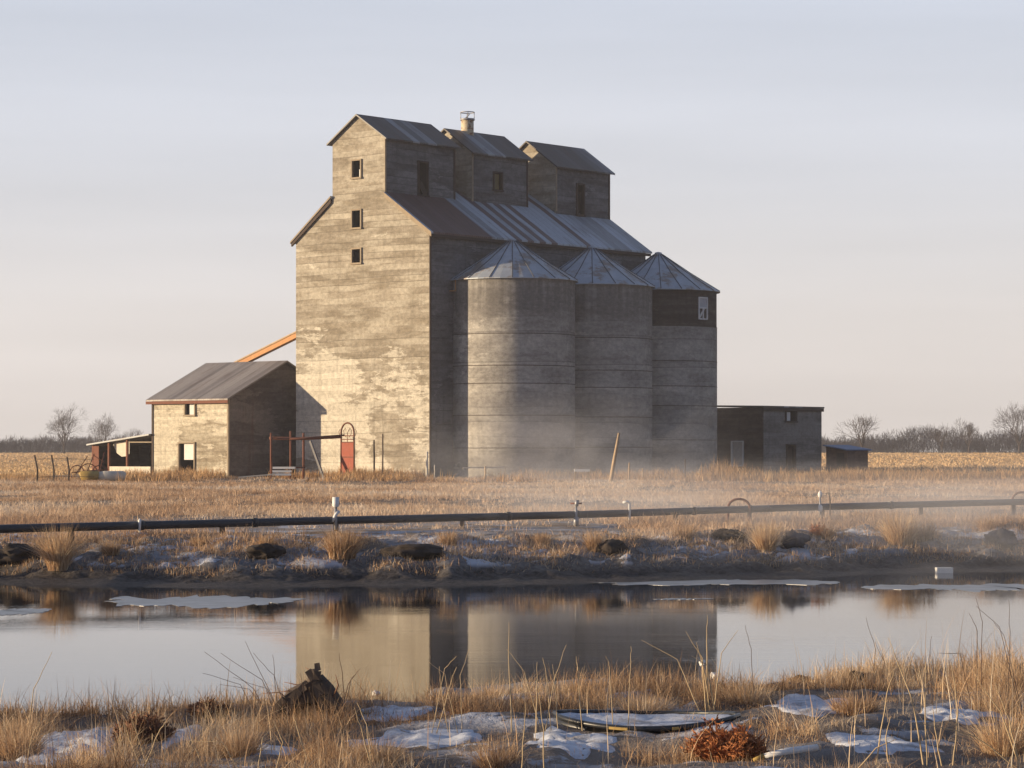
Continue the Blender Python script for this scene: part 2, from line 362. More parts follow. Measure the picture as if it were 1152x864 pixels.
# ------------------------------------------------------------------ SILOS
def silo(s, d, label, top=12.85, apex=15.35, Rr=4.07, band=False):
    c = loc2w(s, -d)
    e = empty('grain_silo', c, ANG, label, 'silo', 'concrete silos along the elevator')
    n = 64
    def drum(z0, z1, r): 
        b = MB(); rings = 12; vs = []; fs = []
        for i in range(rings+1):
            z = z0+(z1-z0)*i/rings
            for k_ in range(n):
                a = 2*math.pi*k_/n; vs.append((r*math.cos(a), r*math.sin(a), z))
        for i in range(rings):
            for k_ in range(n): fs.append((i*n+k_, i*n+(k_+1) % n, (i+1)*n+(k_+1) % n, (i+1)*n+k_))
        b.add(vs, fs, True); return b
    drum(-.4, top if not band else 10.27, Rr).build('drum', M['silo'], e)
    if band: drum(10.27, top, Rr-.03).build('upper_drum', M['darkwood'], e)
    # formwork lift joints
    j = MB()
    rr = random.Random(int(s*10))
    for z in ([1.9, 4.1, 6.0, 7.05, 9.35] if not band else [2.6, 4.9, 6.3, 7.9, 10.25]):
        z += rr.uniform(-.15, .15)*(0 if z == 10.25 else 1)
        pts = [((Rr+.004)*math.cos(a), (Rr+.004)*math.sin(a), z) for a in np.linspace(0, 2*math.pi, 65)]
        j.tube(pts, .022, 4, False)
    j.build('lift_joint', M['darktrim'], e)
    # conical roof of ribbed sheets: slight sag at the eave
    cr = MB(); seg = 36; o = .22; prof = [(Rr+o, top-.16), (Rr+o, top-.10), (Rr*.55, top+(apex-top)*.47), (.28, apex), (.24, apex+.14), (0.01, apex+.2)]
    vs = []; fs = []
    for (r, z) in prof:
        for k_ in range(seg):
            a = 2*math.pi*k_/seg; vs.append((r*math.cos(a), r*math.sin(a), z))
    for i in range(len(prof)-1):
        for k_ in range(seg): fs.append((i*seg+k_, i*seg+(k_+1) % seg, (i+1)*seg+(k_+1) % seg, (i+1)*seg+k_))
    cr.add(vs, fs); ro = cr.build('roof', M['coneroof'], e)
    ri = MB()
    for k_ in range(0, seg, 2):
        a = 2*math.pi*k_/seg+random.uniform(-.02, .02); ca, sa = math.cos(a), math.sin(a)
        ri.tube([(prof[1][0]*ca, prof[1][0]*sa, prof[1][1]+.02), (prof[2][0]*ca, prof[2][0]*sa, prof[2][1]+.02), (.3*ca, .3*sa, apex+.02)], .03, 5)
    ri.build('roof_rib', M['darkrib'], ro)
    return e
silo(5.8, 2.0, 'nearest round concrete silo with a sunlit left half and a conical metal roof')
s2 = silo(14.0, 2.0, 'middle round concrete silo in full shade, between the other two silos')
s3 = silo(21.35, 2.0, 'farthest round silo with a dark boarded top band and a white window', band=True)
a = ANG  # window on the camera-right side of the third silo
dirw = Vector((math.sin(R(45)), -math.cos(R(45)), 0)); loc_a = math.atan2(dirw.y, dirw.x)-ANG
ca, sa = math.cos(loc_a), math.sin(loc_a); tx, ty = -sa, ca
def sp(r, t, z): return (r*ca+t*tx, r*sa+t*ty, z)
wm = MB()
for (t0, z0, t1, z1) in ((-.42, 10.75, -.42, 12.2), (.42, 10.75, .42, 12.2), (-.45, 10.75, .45, 10.75), (-.45, 12.2, .45, 12.2), (-.42, 11.5, .42, 11.5), (0, 10.8, 0, 11.5), (-.4, 10.8, .1, 11.45)):
    wm.bar(sp(4.1, t0, z0), sp(4.1, t1, z1), .09, .09)
wf = wm.build('window', M['whitetrim'], s3)
MB().add([sp(4.075, -.4, 11.5), sp(4.075, .4, 11.5), sp(4.075, .4, 12.2), sp(4.075, -.4, 12.2), sp(4.03, -.4, 11.5), sp(4.03, .4, 11.5), sp(4.03, .4, 12.2), sp(4.03, -.4, 12.2)],
         [(0,1,2,3),(7,6,5,4),(0,4,5,1),(1,5,6,2),(2,6,7,3),(3,7,4,0)]).build('pane', plain('dusty_pane', (.42, .43, .46), .25, .3, 3), wf)

# ------------------------------------------------------------------ CHUTE
ch = empty('grain_chute', loc2w(2, 12.05, 0), ANG, 'orange wooden grain chute slanting from the elevator wall down behind the small house roof', 'chute')
p0, p1 = Vector((0, 0, 10.17)), Vector((0, 8.9, 7.3))
MB().bar(p0, p1, .42, .36).build('trough', M['orangewood'], ch)
m = MB(); m.bar(p0+Vector((-.24, 0, .2)), p1+Vector((-.24, 0, .2)), .05, .09); m.bar(p0+Vector((.24, 0, .2)), p1+Vector((.24, 0, .2)), .05, .09); m.build('rail', M['plank'], ch)

# ------------------------------------------------------------------ SMALL HOUSE
HS, HT0, HT1 = -4.35, 13.95, 21.38
H = empty('gabled_house', loc2w(0, 0), ANG, 'small gabled board house with a sunlit flaking wall, left of the elevator', 'house')
sx0, sx1, she, shr = HS, HS+10.32, 5.25, 7.72; smid = (sx0+sx1)/2
hb = MB().prism([(sx0, -.4), (sx1, -.4), (sx1, she), (smid, shr), (sx0, she)], 'y', HT0, HT1).build('wall', M['house'], H)
def ty_px(px):   # t on the lit house wall from a photo pixel
    k_ = (px-576)/F; return (-5.27+.6508*HS-k_*(170+.7593*HS))/(.7593+.6508*k_)
t_a, t_b = ty_px(219), ty_px(202)
w0, w1 = ty_px(219.5), ty_px(209)
cut(hb, [((sx0-.4, t_a, -.1), (sx0+2, t_b, 2.25)), ((sx0-.4, w0, 4.15), (sx0+1.4, w1, 5.0))], M['inside'])
sidemat(hb, 'houseshade')
df = frame((t_a+t_b)/2, -.1, t_b-t_a, 2.35, H, x=sx0-.05, name='door_frame')
MB().box((sx0+.16, t_a+.02, 1.15), (sx0+.2, t_b-.28, 2.22)).build('door_panel', M['whitetrim'], df)
wf = frame((w0+w1)/2, 4.15, w1-w0, .85, H, x=sx0-.05)
MB().box((sx0+.12, w0, 4.17), (sx0+.15, w1-.25, 4.98)).build('pane', M['whitetrim'], wf)
kk = (shr-she)/(smid-sx0)
r = MB()
for sgn, xa in ((1, sx0), (-1, sx1)):
    r.prism([(xa-.35*sgn, she-.35*kk+.01), (smid+.002*sgn*-1, shr+.012), (smid+.002*sgn*-1, shr+.11), (xa-.35*sgn, she-.35*kk+.11)], 'y', HT0-.3, HT1+.3)
r.build('roof', M['houseroof'], H)
m = MB(); m.box((sx0-.36, HT0-.3, she-.36), (sx0-.31, HT1+.3, she-.17)); m.build('fascia', M['rust'], H)
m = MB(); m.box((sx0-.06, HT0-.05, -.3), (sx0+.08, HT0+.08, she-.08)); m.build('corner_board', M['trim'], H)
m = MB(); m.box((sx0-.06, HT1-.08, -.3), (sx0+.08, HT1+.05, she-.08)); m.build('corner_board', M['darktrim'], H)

# ------------------------------------------------------------------ OPEN SHED (lean-to) left of the house
SD = empty('open_shed', loc2w(0, 0), ANG, 'low open-fronted shed with rusty red posts and a sloping roof, left of the house', 'shed')
L0, L1 = HT1+.08, 27.6
def zroof(t): return 2.8+(t-L0)*(2.15-2.8)/(L1-L0)
m = MB(); m.prism([(L0, zroof(L0)), (L1+.3, zroof(L1+.3)), (L1+.3, zroof(L1+.3)+.1), (L0, zroof(L0)+.1)], 'x', HS-.3, HS+4.6); m.build('roof', M['boxroof'], SD)
m = MB(); m.prism([(L0, -.2), (L1, -.2), (L1, zroof(L1)-.01), (L0, zroof(L0)-.01)], 'x', HS+4.2, HS+4.3); m.build('back_wall', M['annexl'], SD)
m = MB(); m.prism([(HS, -.2), (HS+4.2, -.2), (HS+4.2, zroof(L1)-.02), (HS, zroof(L1)-.02)], 'y', L1-.1, L1-.02); m.build('side_wall', M['annexl'], SD)
for t_ in (L1-.1, 25.85, 23.95):
    MB().box((HS-.08, t_-.07, -.2), (HS+.06, t_+.07, zroof(t_)-.005)).build('post', M['rust'], SD)
MB().box((HS-.07, L1-.75, -.1), (HS-.02, L1-.15, 2.08)).build('door_board', M['rust'], SD)
MB().box((HS-.1, L0+.05, -.2), (HS-.04, 25.7, .68)).build('low_wall', M['paleboard'], SD)
MB().prism([(24.1, 1.55), (24.4, 1.38), (24.9, 1.35), (25.4, 1.6), (25.75, 2.15), (25.75, 2.3), (24.1, 2.42)], 'x', HS+.3, HS+.33).build('torn_sheet', M['paleboard'], SD)
MB().box((HS-.02, L0, zroof(L0)-.5), (HS+.03, 24.0, zroof(L0)-.42)).build('beam', M['trim'], SD)

# ------------------------------------------------------------------ ANNEX (right)
AC = Vector((wx(859, 190), 190, 0))
A = empty('flat_roofed_annex', AC, ANG, 'two-storey flat-roofed board building with a brown side and a grey side, right of the silos', 'building')
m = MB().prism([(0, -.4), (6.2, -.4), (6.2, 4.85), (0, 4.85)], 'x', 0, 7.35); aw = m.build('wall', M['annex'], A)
cut(aw, [((2.9, -.5, -.1), (3.85, 1.5, 2.15)), ((2.75, -.5, 3.9), (4.0, 1.2, 4.65))], M['inside'])
# brown cladding on the front, with the opening for its window
m = MB()
wy0, wy1 = 1.75, 2.7
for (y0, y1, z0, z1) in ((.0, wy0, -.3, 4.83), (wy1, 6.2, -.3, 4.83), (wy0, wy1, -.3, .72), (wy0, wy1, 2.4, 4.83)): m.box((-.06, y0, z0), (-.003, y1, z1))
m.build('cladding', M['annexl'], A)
fw = frame((wy0+wy1)/2, .72, wy1-wy0, 1.68, A, x=-.1, mat='whitetrim', th=.07)
MB().box((-.045, wy0, .72), (-.01, wy1, 2.4)).build('boarded_pane', plain('grey_board_pane', (.45, .42, .38), .8), fw)
fw = frame(3.37, 3.9, 1.25, .75, A, x=-.06, axis='y', mat='darktrim')
MB().box((2.78, .12, 3.92), (3.5, .15, 4.55)).build('pane', M['whitetrim'], fw)
frame(3.37, -.1, .95, 2.25, A, x=-.06, axis='y', mat='darktrim', name='door_frame')
MB().box((2.92, .2, -.1), (3.82, .25, 2.1)).build('door', M['annexl'], A)
m = MB(); m.prism([(-.15, 4.86), (6.4, 4.98), (6.4, 5.08), (-.15, 4.97)], 'x', -.15, 7.5); m.build('roof', M['boxroof'], A)
MB().box((-.12, -.14, 4.62), (7.45, -.09, 4.855)).build('fascia', M['darktrim'], A)
B0 = Vector((wx(953, 196), 196, 0))
B = empty('low_shed', B0, ANG-.35, 'low brown shed with a faded blue sheet roof at the right end of the buildings', 'shed')
MB().prism([(0, -.3), (2.6, -.3), (2.6, 2.1), (0, 1.8)], 'x', 0, 1.9).build('wall', M['shedboards'], B)
MB().prism([(-.25, 1.78), (2.7, 2.12), (2.7, 2.2), (-.25, 1.86)], 'x', -.25, 2.1).build('roof', M['bluemetal'], B)
MB().box((-.05, .35, -.1), (-.005, 1.2, 1.6)).build('door', M['darktrim'], B)

# ------------------------------------------------------------------ yard objects in front of the elevator
def at(px, D, z=None): 
    x = wx(px, D); return Vector((x, D, hz(x, D) if z is None else z))
b = at(323, 163)
RK = empty('rusty_pipe_rack', b, 0, 'rusty three-post steel rack with a long top pipe beside the house', 'rack')
def rel(px, py, D, o): return Vector((wx(px, D), D, wz(py, D)))-o
for px, py, D in ((305, 487, 163), (327, 485, 163.4), (341.5, 487, 164)):
    MB().tube([rel(px, 540, D, b), rel(px, py, D, b)], .07, 8).build('post', M['rust'], RK)
m = MB(); m.tube([rel(303, 493, 163.1, b), rel(343, 493.5, 163.6, b), rel(383, 491.5, 164.6, b)], .09, 8); m.tube([rel(326, 494, 162.9, b), rel(387, 489.5, 164.2, b)], .05, 8)
m.build('top_pipe', M['rust'], RK)
MB().tube([rel(306, 526.5, 163, b), rel(343, 526, 163.8, b)], .05, 6).build('lower_rail', M['rust'], RK)
b = at(317, 162.6)
for i, (y0, lab) in enumerate(((535, 'bottom'), (531.5, 'middle'), (527.5, 'top'))):
    q = Vector((wx(306, 162.6), 162.6, wz(y0, 162.6)))
    o = MB().box((0, 0, 0), (1.15 if i < 2 else 1.35, .5, .13)).build('plank_stack_board', M['white'], None, q+Vector((.02*i, 0, 0)), R(2-i*2))
    tag(o, 'pale board lying %s of the small stack inside the rusty rack' % {'bottom': 'at the bottom', 'middle': 'in the middle', 'top': 'on top'}[lab], 'board', 'pale boards stacked in the rusty rack')
o = MB().bar((-1.2, 0, .12), (1.0, .1, .3), .3, .07).build('fallen_board', M['paleboard'], None, at(291, 162))
tag(o, 'low pale fallen board on the grass left of the rusty rack', 'board')
b = at(357, 165)
o = MB().bar(rel(349, 496, 165.5, b), rel(365, 540, 164.5, b), .1, .16).build('leaning_beam', M['dullsteel'], None, b)
tag(o, 'grey steel beam leaning down to the right beside the rusty rack', 'beam')
# red arched gate
b = at(391, 165)
RG = empty('arched_hoop_gate', b, R(-38), 'tall rusty hoop gate with a red lower panel standing in front of the sunlit wall', 'gate')
x0, x1 = -.53, .53; zt = 2.9
pts = [(x0, 0, -.1), (x0, 0, zt)]+[(.53*math.cos(a), 0, zt+.62*math.sin(a)) for a in np.linspace(math.pi, 0, 13)[1:-1]]+[(x1, 0, zt), (x1, 0, -.1)]
MB().tube(pts, .055, 8).build('hoop_frame', M['rust'], RG)
for z_ in (2.5, 2.32, 2.72, 1.4, .02): MB().bar((x0, 0, z_), (x1, 0, z_), .06).build('crossbar', M['rust'], RG)
MB().box((x0+.04, -.02, .05), (x1-.04, .02, 2.3)).build('panel', M['redpanel'], RG)
m = MB()
for sx_ in (-1, 1):
    m.tube([(sx_*.1, 0, 2.62), (sx_*.28, 0, 2.8), (sx_*.33, 0, 3.05), (sx_*.18, 0, 3.2), (sx_*.12, 0, 3.05)], .02, 5)
    m.tube([(sx_*.42, 0, 2.62), (sx_*.65, 0, 2.75), (sx_*.72, 0, 3.0), (sx_*.6, 0, 3.15)], .018, 5)
m.tube([(0, 0, 2.35), (0, 0, 2.9), (.12, 0, 3.1)], .02, 5)
m.build('scrollwork', M['rust'], RG)
def post(name, px, D, ztop, w, mat, label, cat, lean=(0, 0), grp=None):
    p = at(px, D)
    n_ = 5; pts = [Vector((lean[0]*i/n_+random.uniform(-.01, .01), lean[1]*i/n_, -.15+(ztop+.15)*i/n_)) for i in range(n_+1)]
    o = MB().tube(pts, [w*(1-.25*i/n_) for i in range(n_+1)], 7).build(name, mat, None, p); tag(o, label, cat, grp); return o
post('slim_upright', 421, 165.5, 2.45, .06, M['darktrim'], 'slim grey upright just right of the red hoop gate', 'post')
post('slim_upright', 430.5, 166.5, 2.85, .055, M['bark'], 'taller slim brown upright, second to the right of the red hoop gate', 'post')  # darker of these two uprights is a cast shadow built as a post
post('marker_post', 480.5, 166, 1.7, .09, M['paleboard'], 'pale short post at the foot of the elevator corner', 'post')
post('marker_stub', 489, 165, .9, .04, M['paleboard'], 'thin pale stub just right of the elevator corner', 'post')
post('wood_stake', 546, 158, .85, .07, M['plank'], 'short pale wooden stake below the sunlit silo', 'stake')
post('wood_stake', 708, 155, 1.05, .06, M['plank'], 'short wooden stake right of the long leaning pole', 'stake')
post('wood_stake', 723, 157, .7, .05, M['plank'], 'smallest wooden stake, between the leaning pole and the tall grass clump', 'stake')
post('wood_stake', 771, 158, 1.25, .05, M['bark'], 'slim dark stake in front of the farthest silo', 'stake')
b = at(686, 146)
o = MB().tube([Vector((0, 0, -.2)), rel(691, 518, 146, b), rel(696.5, 487, 146, b)], [.11, .1, .07], 8).build('leaning_pole', M['plank'], None, b)
tag(o, 'long pale wooden pole leaning right in front of the middle silo', 'pole')
b = at(655, 150)
T = empty('trough_table', b, 0, 'low pale topped trough on legs left of the leaning pole', 'trough')
MB().box((-.45, -.3, .58), (.42, .3, .72)).build('top', M['white'], T)
for sx_ in (-.38, .36):
    for sy_ in (-.25, .25): MB().box((sx_-.04, sy_-.04, -.1), (sx_+.04, sy_+.04, .585)).build('leg', M['plank'], T)
o = MB().bar((-1.3, 0, .72), (1.3, .4, .74), .1, .07).build('low_rail', M['paleboard'], None, at(545, 162)); tag(o, 'low pale rail lying along the foot of the sunlit silo', 'rail')
# left junk: fence, tank, machine frame
for i, (px, pt, D, lab) in enumerate(((41.5, 512, 140, 'leftmost and tallest'), (60, 512, 143, 'middle'), (77, 514, 147, 'rightmost, leaning'))):
    p = at(px, D); hgt = wz(pt, D)-p.z
    o = MB().tube([(0, 0, -.2), (.03, 0, hgt*.5), (-.12+.02*i, 0, hgt)], [.06, .05, .05], 7).build('field_fence_post', M['bark'], None, p)
    tag(o, '%s of three thin old fence posts in the field on the left' % lab, 'post', 'old fence posts in the left field')
m = MB(); 
for z_ in (.35, 1.3): m.tube([(0, 0, z_), (.95, 3, z_+.02), (1.9, 7, z_-.05)], .011, 5)
o = m.build('fence_wire', M['bark'], None, at(41.5, 140)); tag(o, 'two thin rusty wires strung between the old posts in the left field', 'wire')
b = at(90, 150)
TK = empty('lying_tank', b, R(8), 'yellow-ended pale tank lying on the grass in front of the open shed', 'tank')
MB().tube([(0, 0, .3), (.05, 0, .32), (1.0, 0, .34), (1.05, 0, .33)], [.2, .27, .27, .22], 14).build('yellow_end', M['yellow'], TK)
MB().tube([(1.04, 0, .34), (1.4, 0, .3), (2.4, 0, .3), (2.55, 0, .28)], [.22, .3, .3, .22], 14).build('tank_body', M['paleboard'], TK)
b = at(100, 156)
JK = empty('rusted_machine', b, 0, 'rusted farm machine of thin bent bars beside the open shed', 'machine')
for i in range(3):
    cx_ = -.7+i*.65; rr = .42+.1*(i == 1)
    MB().tube([(cx_+rr*math.cos(a), .1*i, .5+rr*math.sin(a)) for a in np.linspace(0, 2*math.pi, 19)], .03, 5, False).build('wheel_rim', M['rust'], JK)
m = MB(); m.bar((-1, 0, .5), (1.1, .2, .7), .07); m.bar((-.2, 0, .3), (.3, .1, 1.6), .05); m.bar((.6, 0, .4), (.9, .1, 1.7), .05); m.bar((-.9, 0, .2), (-.1, .1, 1.45), .05); m.bar((.3, 0, 1.5), (.9, 0, 1.1), .04)
m.build('machine_frame', M['rust'], JK)
o = MB().bar((-.7, 0, .1), (.8, 0, .28), .4, .2, jit=.06).build('scrap_heap', M['rust'], None, at(186, 170)); tag(o, 'small reddish scrap lying at the foot of the sunlit house wall', 'scrap')

# ------------------------------------------------------------------ PIPELINE
def pipe_pt(px):
    # straight line through (0px, 52 m), (378px, 56.3 m), (1152px, 72 m)
    A_ = Vector((wx(0, 51.5), 51.5)); B_ = Vector((wx(1152, 71.5), 71.5)); d = B_-A_
    # solve X = k*Y
    k_ = (px-576)/F; t_ = (k_*A_.y-A_.x)/(d.x-k_*d.y); p = A_+d*t_
    D = p.y; py = np.interp(px, [-300, 0, 378, 650, 900, 1152, 1500], [602, 595, 585.5, 579, 571, 564.5, 557])
    return Vector((p.x, D, wz(py, D)))
pts = [pipe_pt(px) for px in np.linspace(-900, 1900, 120)]
def zc(p): return p
PL = empty('pipeline', pipe_pt(576), 0, 'long black water pipe running across the whole meadow above the far bank', 'pipe')
o0 = pipe_pt(576)
pp = [p-o0 for p in pts]
cuts = [0, 45, 62, 75, 92, 119]
for i in range(len(cuts)-1):
    seg = pp[cuts[i]:cuts[i+1]+1]; MB().tube(seg, .085, 14).build('pipe_section', M['pipe'], PL)
dv = (pts[-1]-pts[0]).normalized()
for px in (158, 286, 571, 648, 780, 843, 1002):
    q = pipe_pt(px)-o0; MB().tube([q-dv*.06, q+dv*.06], .102, 14).build('coupling', M['black'], PL)
def cradle(px):
    q = pipe_pt(px)-o0; g = hz(q.x+o0.x, q.y+o0.y)-o0.z
    m = MB(); m.bar((q.x, q.y, g-.1), (q.x, q.y, q.z-.07), .14, .1); m.build('support', M['bark'], PL)
for px in (-150, 80, 250, 378, 520, 648, 760, 843, 925, 1036, 1140, 1260): cradle(px)
# fittings, each part of the pipeline
def fitting(px, h, kind):
    q = pipe_pt(px)-o0; g = hz(q.x+o0.x, q.y+o0.y)-o0.z
    if kind == 'riser':
        r_ = MB().tube([q+Vector((0, -.1, -.2)), q+Vector((0, -.1, .3))], [.035, .03], 8).build('riser', M['greysteel'], PL)
        MB().tube([q+Vector((0, -.1, .28)), q+Vector((0, -.1, .31)), q+Vector((0, -.1, .5))], [.045, .072, .072], 12).build('cap', M['white'], r_)
        m = MB(); m.tube([q+Vector((-.07, -.13, -.02)), q+Vector((0, -.15, .12)), q+Vector((.07, -.1, .2))], .035, 6); m.build('clamp', M['white'], r_)
    if kind == 'valve':
        r_ = MB().tube([q+Vector((0, -.1, -.38)), q+Vector((0, -.1, .25))], [.035, .03], 8).build('riser', M['greysteel'], PL)
        MB().tube([q+Vector((-.13, -.1, .26)), q+Vector((.13, -.1, .26))], .022, 6).build('handle', M['rust'], r_)
        m = MB(); m.tube([q+Vector((0, -.1, .2)), q+Vector((.03, -.1, .34))], .05, 8); m.build('valve_body', M['greysteel'], r_); MB().tube([q+Vector((0, -.1, -.25)), q+Vector((0, -.1, -.05))], .06, 8).build('flange', M['greysteel'], r_)
    if kind == 'bent':
        MB().tube([q+Vector((0, -.1, -.28)), q+Vector((0, -.1, .22)), q+Vector((-.05, -.1, .27)), q+Vector((-.16, -.1, .24))], .028, 7).build('bent_riser', M['white'], PL)
    if kind == 'hoop':
        rr = .26; MB().tube([q+Vector((-rr*1.05, -.1, -.38)), q+Vector((-rr, -.1, 0))]+[q+Vector((rr*math.cos(a), -.1, .05+.8*rr*math.sin(a))) for a in np.linspace(math.pi, 0, 12)]+[q+Vector((rr, -.1, -.45))], .03, 7).build('hoop', M['rust'], PL)
    if kind == 'peg':
        MB().tube([q+Vector((0, -.11, -.14)), q+Vector((0, -.11, .1)), q+Vector((0, -.11, .14))], [.02, .035, .01], 7).build('peg', M['white'], PL)
    if kind == 'ball':
        r_ = MB().tube([q+Vector((0, -.12, -.3)), q+Vector((0, -.12, .28))], .025, 8).build('riser', M['greysteel'], PL)
        MB().tube([q+Vector((0, -.12, z_)) for z_ in (.22, .26, .32, .38, .41)], [.015, .045, .06, .04, .01], 10).build('cap', M['white'], r_)
        MB().tube([q+Vector((0, -.14, z_)) for z_ in (-.12, -.06, .02, .06)], [.03, .06, .06, .03], 10).build('flange', M['white'], r_)
        MB().tube([q+Vector((.14, -.1, .33)), q+Vector((.22, -.1, .36)), q+Vector((.25, -.1, .2)), q+Vector((.25, -.1, -.45))], .018, 6).build('hose', M['plank'], PL)
fitting(378, 0, 'riser'); fitting(648, 0, 'valve'); fitting(708, 0, 'bent'); fitting(831, 0, 'hoop'); fitting(158, 0, 'peg'); fitting(922, 0, 'ball'); fitting(1149, 0, 'hoop')

# ------------------------------------------------------------------ GROUND (one sheet to the horizon)
def grow(a, b, d0, f):
    out = [a]; d = d0
    while out[-1] < b: d *= f; out.append(out[-1]+d)
    return out
xs = list(np.arange(0, 15, .11)); xs += grow(xs[-1]+.15, 3500, .15, 1.075); xs = np.array(sorted(set([-v for v in xs]+xs)))
ys = list(-np.array(grow(6, 600, 3, 1.35)))[::-1]+list(np.arange(-5, 14, 1.))+list(np.arange(14, 30, .1))+list(np.arange(30, 45, .8))+list(np.arange(45, 60, .1))
ys += grow(60.1, 5000, .12, 1.03); ys = np.array(ys)
XX, YY = np.meshgrid(xs, ys); ZZ = height(XX, YY); 
nx, ny = len(xs), len(ys)
def fast_mesh(name, verts, quads, mat, smooth=True, attrs=None):
    me = bpy.data.meshes.new(name); nv = len(verts); nq = len(quads); kq = quads.shape[1]
    me.vertices.add(nv); me.vertices.foreach_set('co', np.ascontiguousarray(verts, np.float32).ravel())
    me.loops.add(nq*kq); me.loops.foreach_set('vertex_index', np.ascontiguousarray(quads, np.int32).ravel())
    me.polygons.add(nq); me.polygons.foreach_set('loop_start', np.arange(0, nq*kq, kq, dtype=np.int32))
    if smooth: me.polygons.foreach_set('use_smooth', np.ones(nq, bool))
    me.materials.append(mat)
    for k_, a in (attrs or {}).items():
        at_ = me.attributes.new(k_, 'FLOAT', 'POINT'); at_.data.foreach_set('value', np.ascontiguousarray(a, np.float32).ravel())
    me.update(calc_edges=True); me.validate()
    o = bpy.data.objects.new(name, me); COL.objects.link(o); return o
idx = np.arange(nx*ny).reshape(ny, nx)
quads = np.stack([idx[:-1, :-1], idx[:-1, 1:], idx[1:, 1:], idx[1:, :-1]], -1).reshape(-1, 4)
t = NT('ground'); p = t.pos(); q = t.sep(p)
nA = t.noise(p, .35, 6, .65); nB = t.noise(t.vscale(p, (.8, .35, 1)), 1.6, 6, .65); nC = t.noise(p, 9, 5, .7); nD = t.noise(t.vscale(p, (.02, .09, 1)), 1, 4, .6)
straw = t.mix(t.ramp(nB, .35, .7), (.22, .155, .105), (.42, .32, .23))
straw = t.mix(t.math('MULTIPLY', t.ramp(nC, .45, .7), .5), straw, (.10, .07, .05))
field = t.mix(t.ramp(nD, .35, .65), (.46, .31, .17), (.62, .46, .28))
c = t.mix(t.ramp(q[1], 150, 230), straw, field)
mud = t.mix(t.ramp(nC, .3, .7), (.05, .043, .038), (.20, .18, .165))
mudm = t.ramp(t.math('ADD', q[2], t.math('MULTIPLY', t.math('SUBTRACT', nA, .5), .35)), -.22, -.07, 1, 0)
near = t.ramp(q[1], 30, 36, 1, 0)
mudm = t.math('MULTIPLY', mudm, t.math('SUBTRACT', 1., t.math('MULTIPLY', near, .45)))
mud = t.mix(t.ramp(q[2], -.64, -.42), t.vscale(mud, (.45, .42, .4)), mud)
c = t.mix(t.math('MULTIPLY', mudm, t.ramp(q[1], 75, 90, 1, 0)), c, mud)
# thin crusts of old snow lying in patches on the banks
sn = t.noise(t.vscale(p, (.5, .6, 1.2)), 1.1, 8, .68)
sm_far = t.math('MULTIPLY', t.ramp(t.math('ADD', sn, t.math('MULTIPLY', near, .02)), .53, .565), t.math('MULTIPLY', t.ramp(q[2], -.5, -.38), t.ramp(q[1], 60, 66, 1, 0)))
sn2 = t.noise(t.vscale(p, (.03, .05, .0)), 1, 5, .6)
sm2 = t.math('MULTIPLY', t.ramp(sn2, .50, .54), t.math('MULTIPLY', t.ramp(q[1], 232, 240), t.math('MULTIPLY', t.ramp(q[1], 290, 300, 1, 0), t.ramp(q[0], 30, 34))))
smk = t.math('MAXIMUM', sm_far, sm2)
fr = t.noise(t.vscale(p, (.5, .5, .5)), 1.2, 6, .7)
c = t.mix(t.math('MULTIPLY', t.math('MULTIPLY', t.ramp(fr, .44, .56), .6), t.math('MULTIPLY', t.ramp(q[1], 64, 72, 1, 0), t.ramp(q[2], -.46, -.3))), c, (.36, .365, .39))
c = t.mix(t.math('MULTIPLY', smk, .9), c, (.56, .58, .63))
t.bump(t.math('ADD', nC, t.math('MULTIPLY', smk, .5)), .7, .06)
rough = t.math('SUBTRACT', .95, t.math('MULTIPLY', mudm, .25))
M['ground'] = t.out(c, rough, .25)
g = fast_mesh('ground', np.stack([XX.ravel(), YY.ravel(), ZZ.ravel()], -1), quads, M['ground']); tag(g, kind='structure')

# ------------------------------------------------------------------ WATER
t = NT('pond_water'); p = t.pos()
n1 = t.noise(t.vscale(p, (.5, 2.2, 1)), 2.0, 3, .5); n2 = t.noise(t.vscale(p, (.12, .3, 1)), 1, 2); n3 = t.noise(t.vscale(p, (1.5, 6, 1)), 3.5, 2)
hgt = t.math('MULTIPLY', t.math('ADD', n1, t.math('MULTIPLY', n3, .35)), t.ramp(n2, .45, .7, .25, 1.))
t.bump(hgt, .35, .006)
M['water'] = t.out((.016, .018, .02), .035, .5); t.b.inputs['IOR'].default_value = 1.36
t.b.inputs['Specular IOR Level'].default_value = .62
wv = np.array([(-64, 8, WATER), (64, 8, WATER), (64, 75, WATER), (-64, 75, WATER)], float)
wob = fast_mesh('pond_water', wv, np.array([[0, 1, 2, 3]]), M['water'], False); tag(wob, kind='structure')

# ice sheets floating near the far bank
t = NT('thin_ice'); p = t.pos(); n = t.noise(t.vscale(p, (1, 3, 1)), 2.2, 6, .65)
M['ice'] = t.out(t.mix(t.ramp(n, .35, .65), (.05, .055, .06), (.20, .21, .235)), .3, .5); t.bump(n, .3, .01)
def ice(px0, px1, py, thick, lab, seed, dd=None):
    D = 2.42*F/(py-508); cx_ = (wx(px0, D)+wx(px1, D))/2; a = (wx(px1, D)-wx(px0, D))/2; bb = thick
    n = 120; r_ = random.Random(seed); v = []
    for i in range(n):
        an = 2*math.pi*i/n; k_ = .72+.5*mnoise.noise(Vector((math.cos(an)*1.6, math.sin(an)*1.6, seed*3.1)))+r_.uniform(-.04, .04)
        v.append((a*math.cos(an)*min(1.1, k_+.25), bb*math.sin(an)*(k_+.6*mnoise.noise(Vector((math.cos(an)*7, math.sin(an)*3, seed))))))
    o = MB().prism(v, 'z', -.004, .004).build('ice_sheet', M['ice'], None, Vector((cx_, D, WATER)))
    tag(o, lab, 'ice', 'thin ice sheets floating near the far bank')
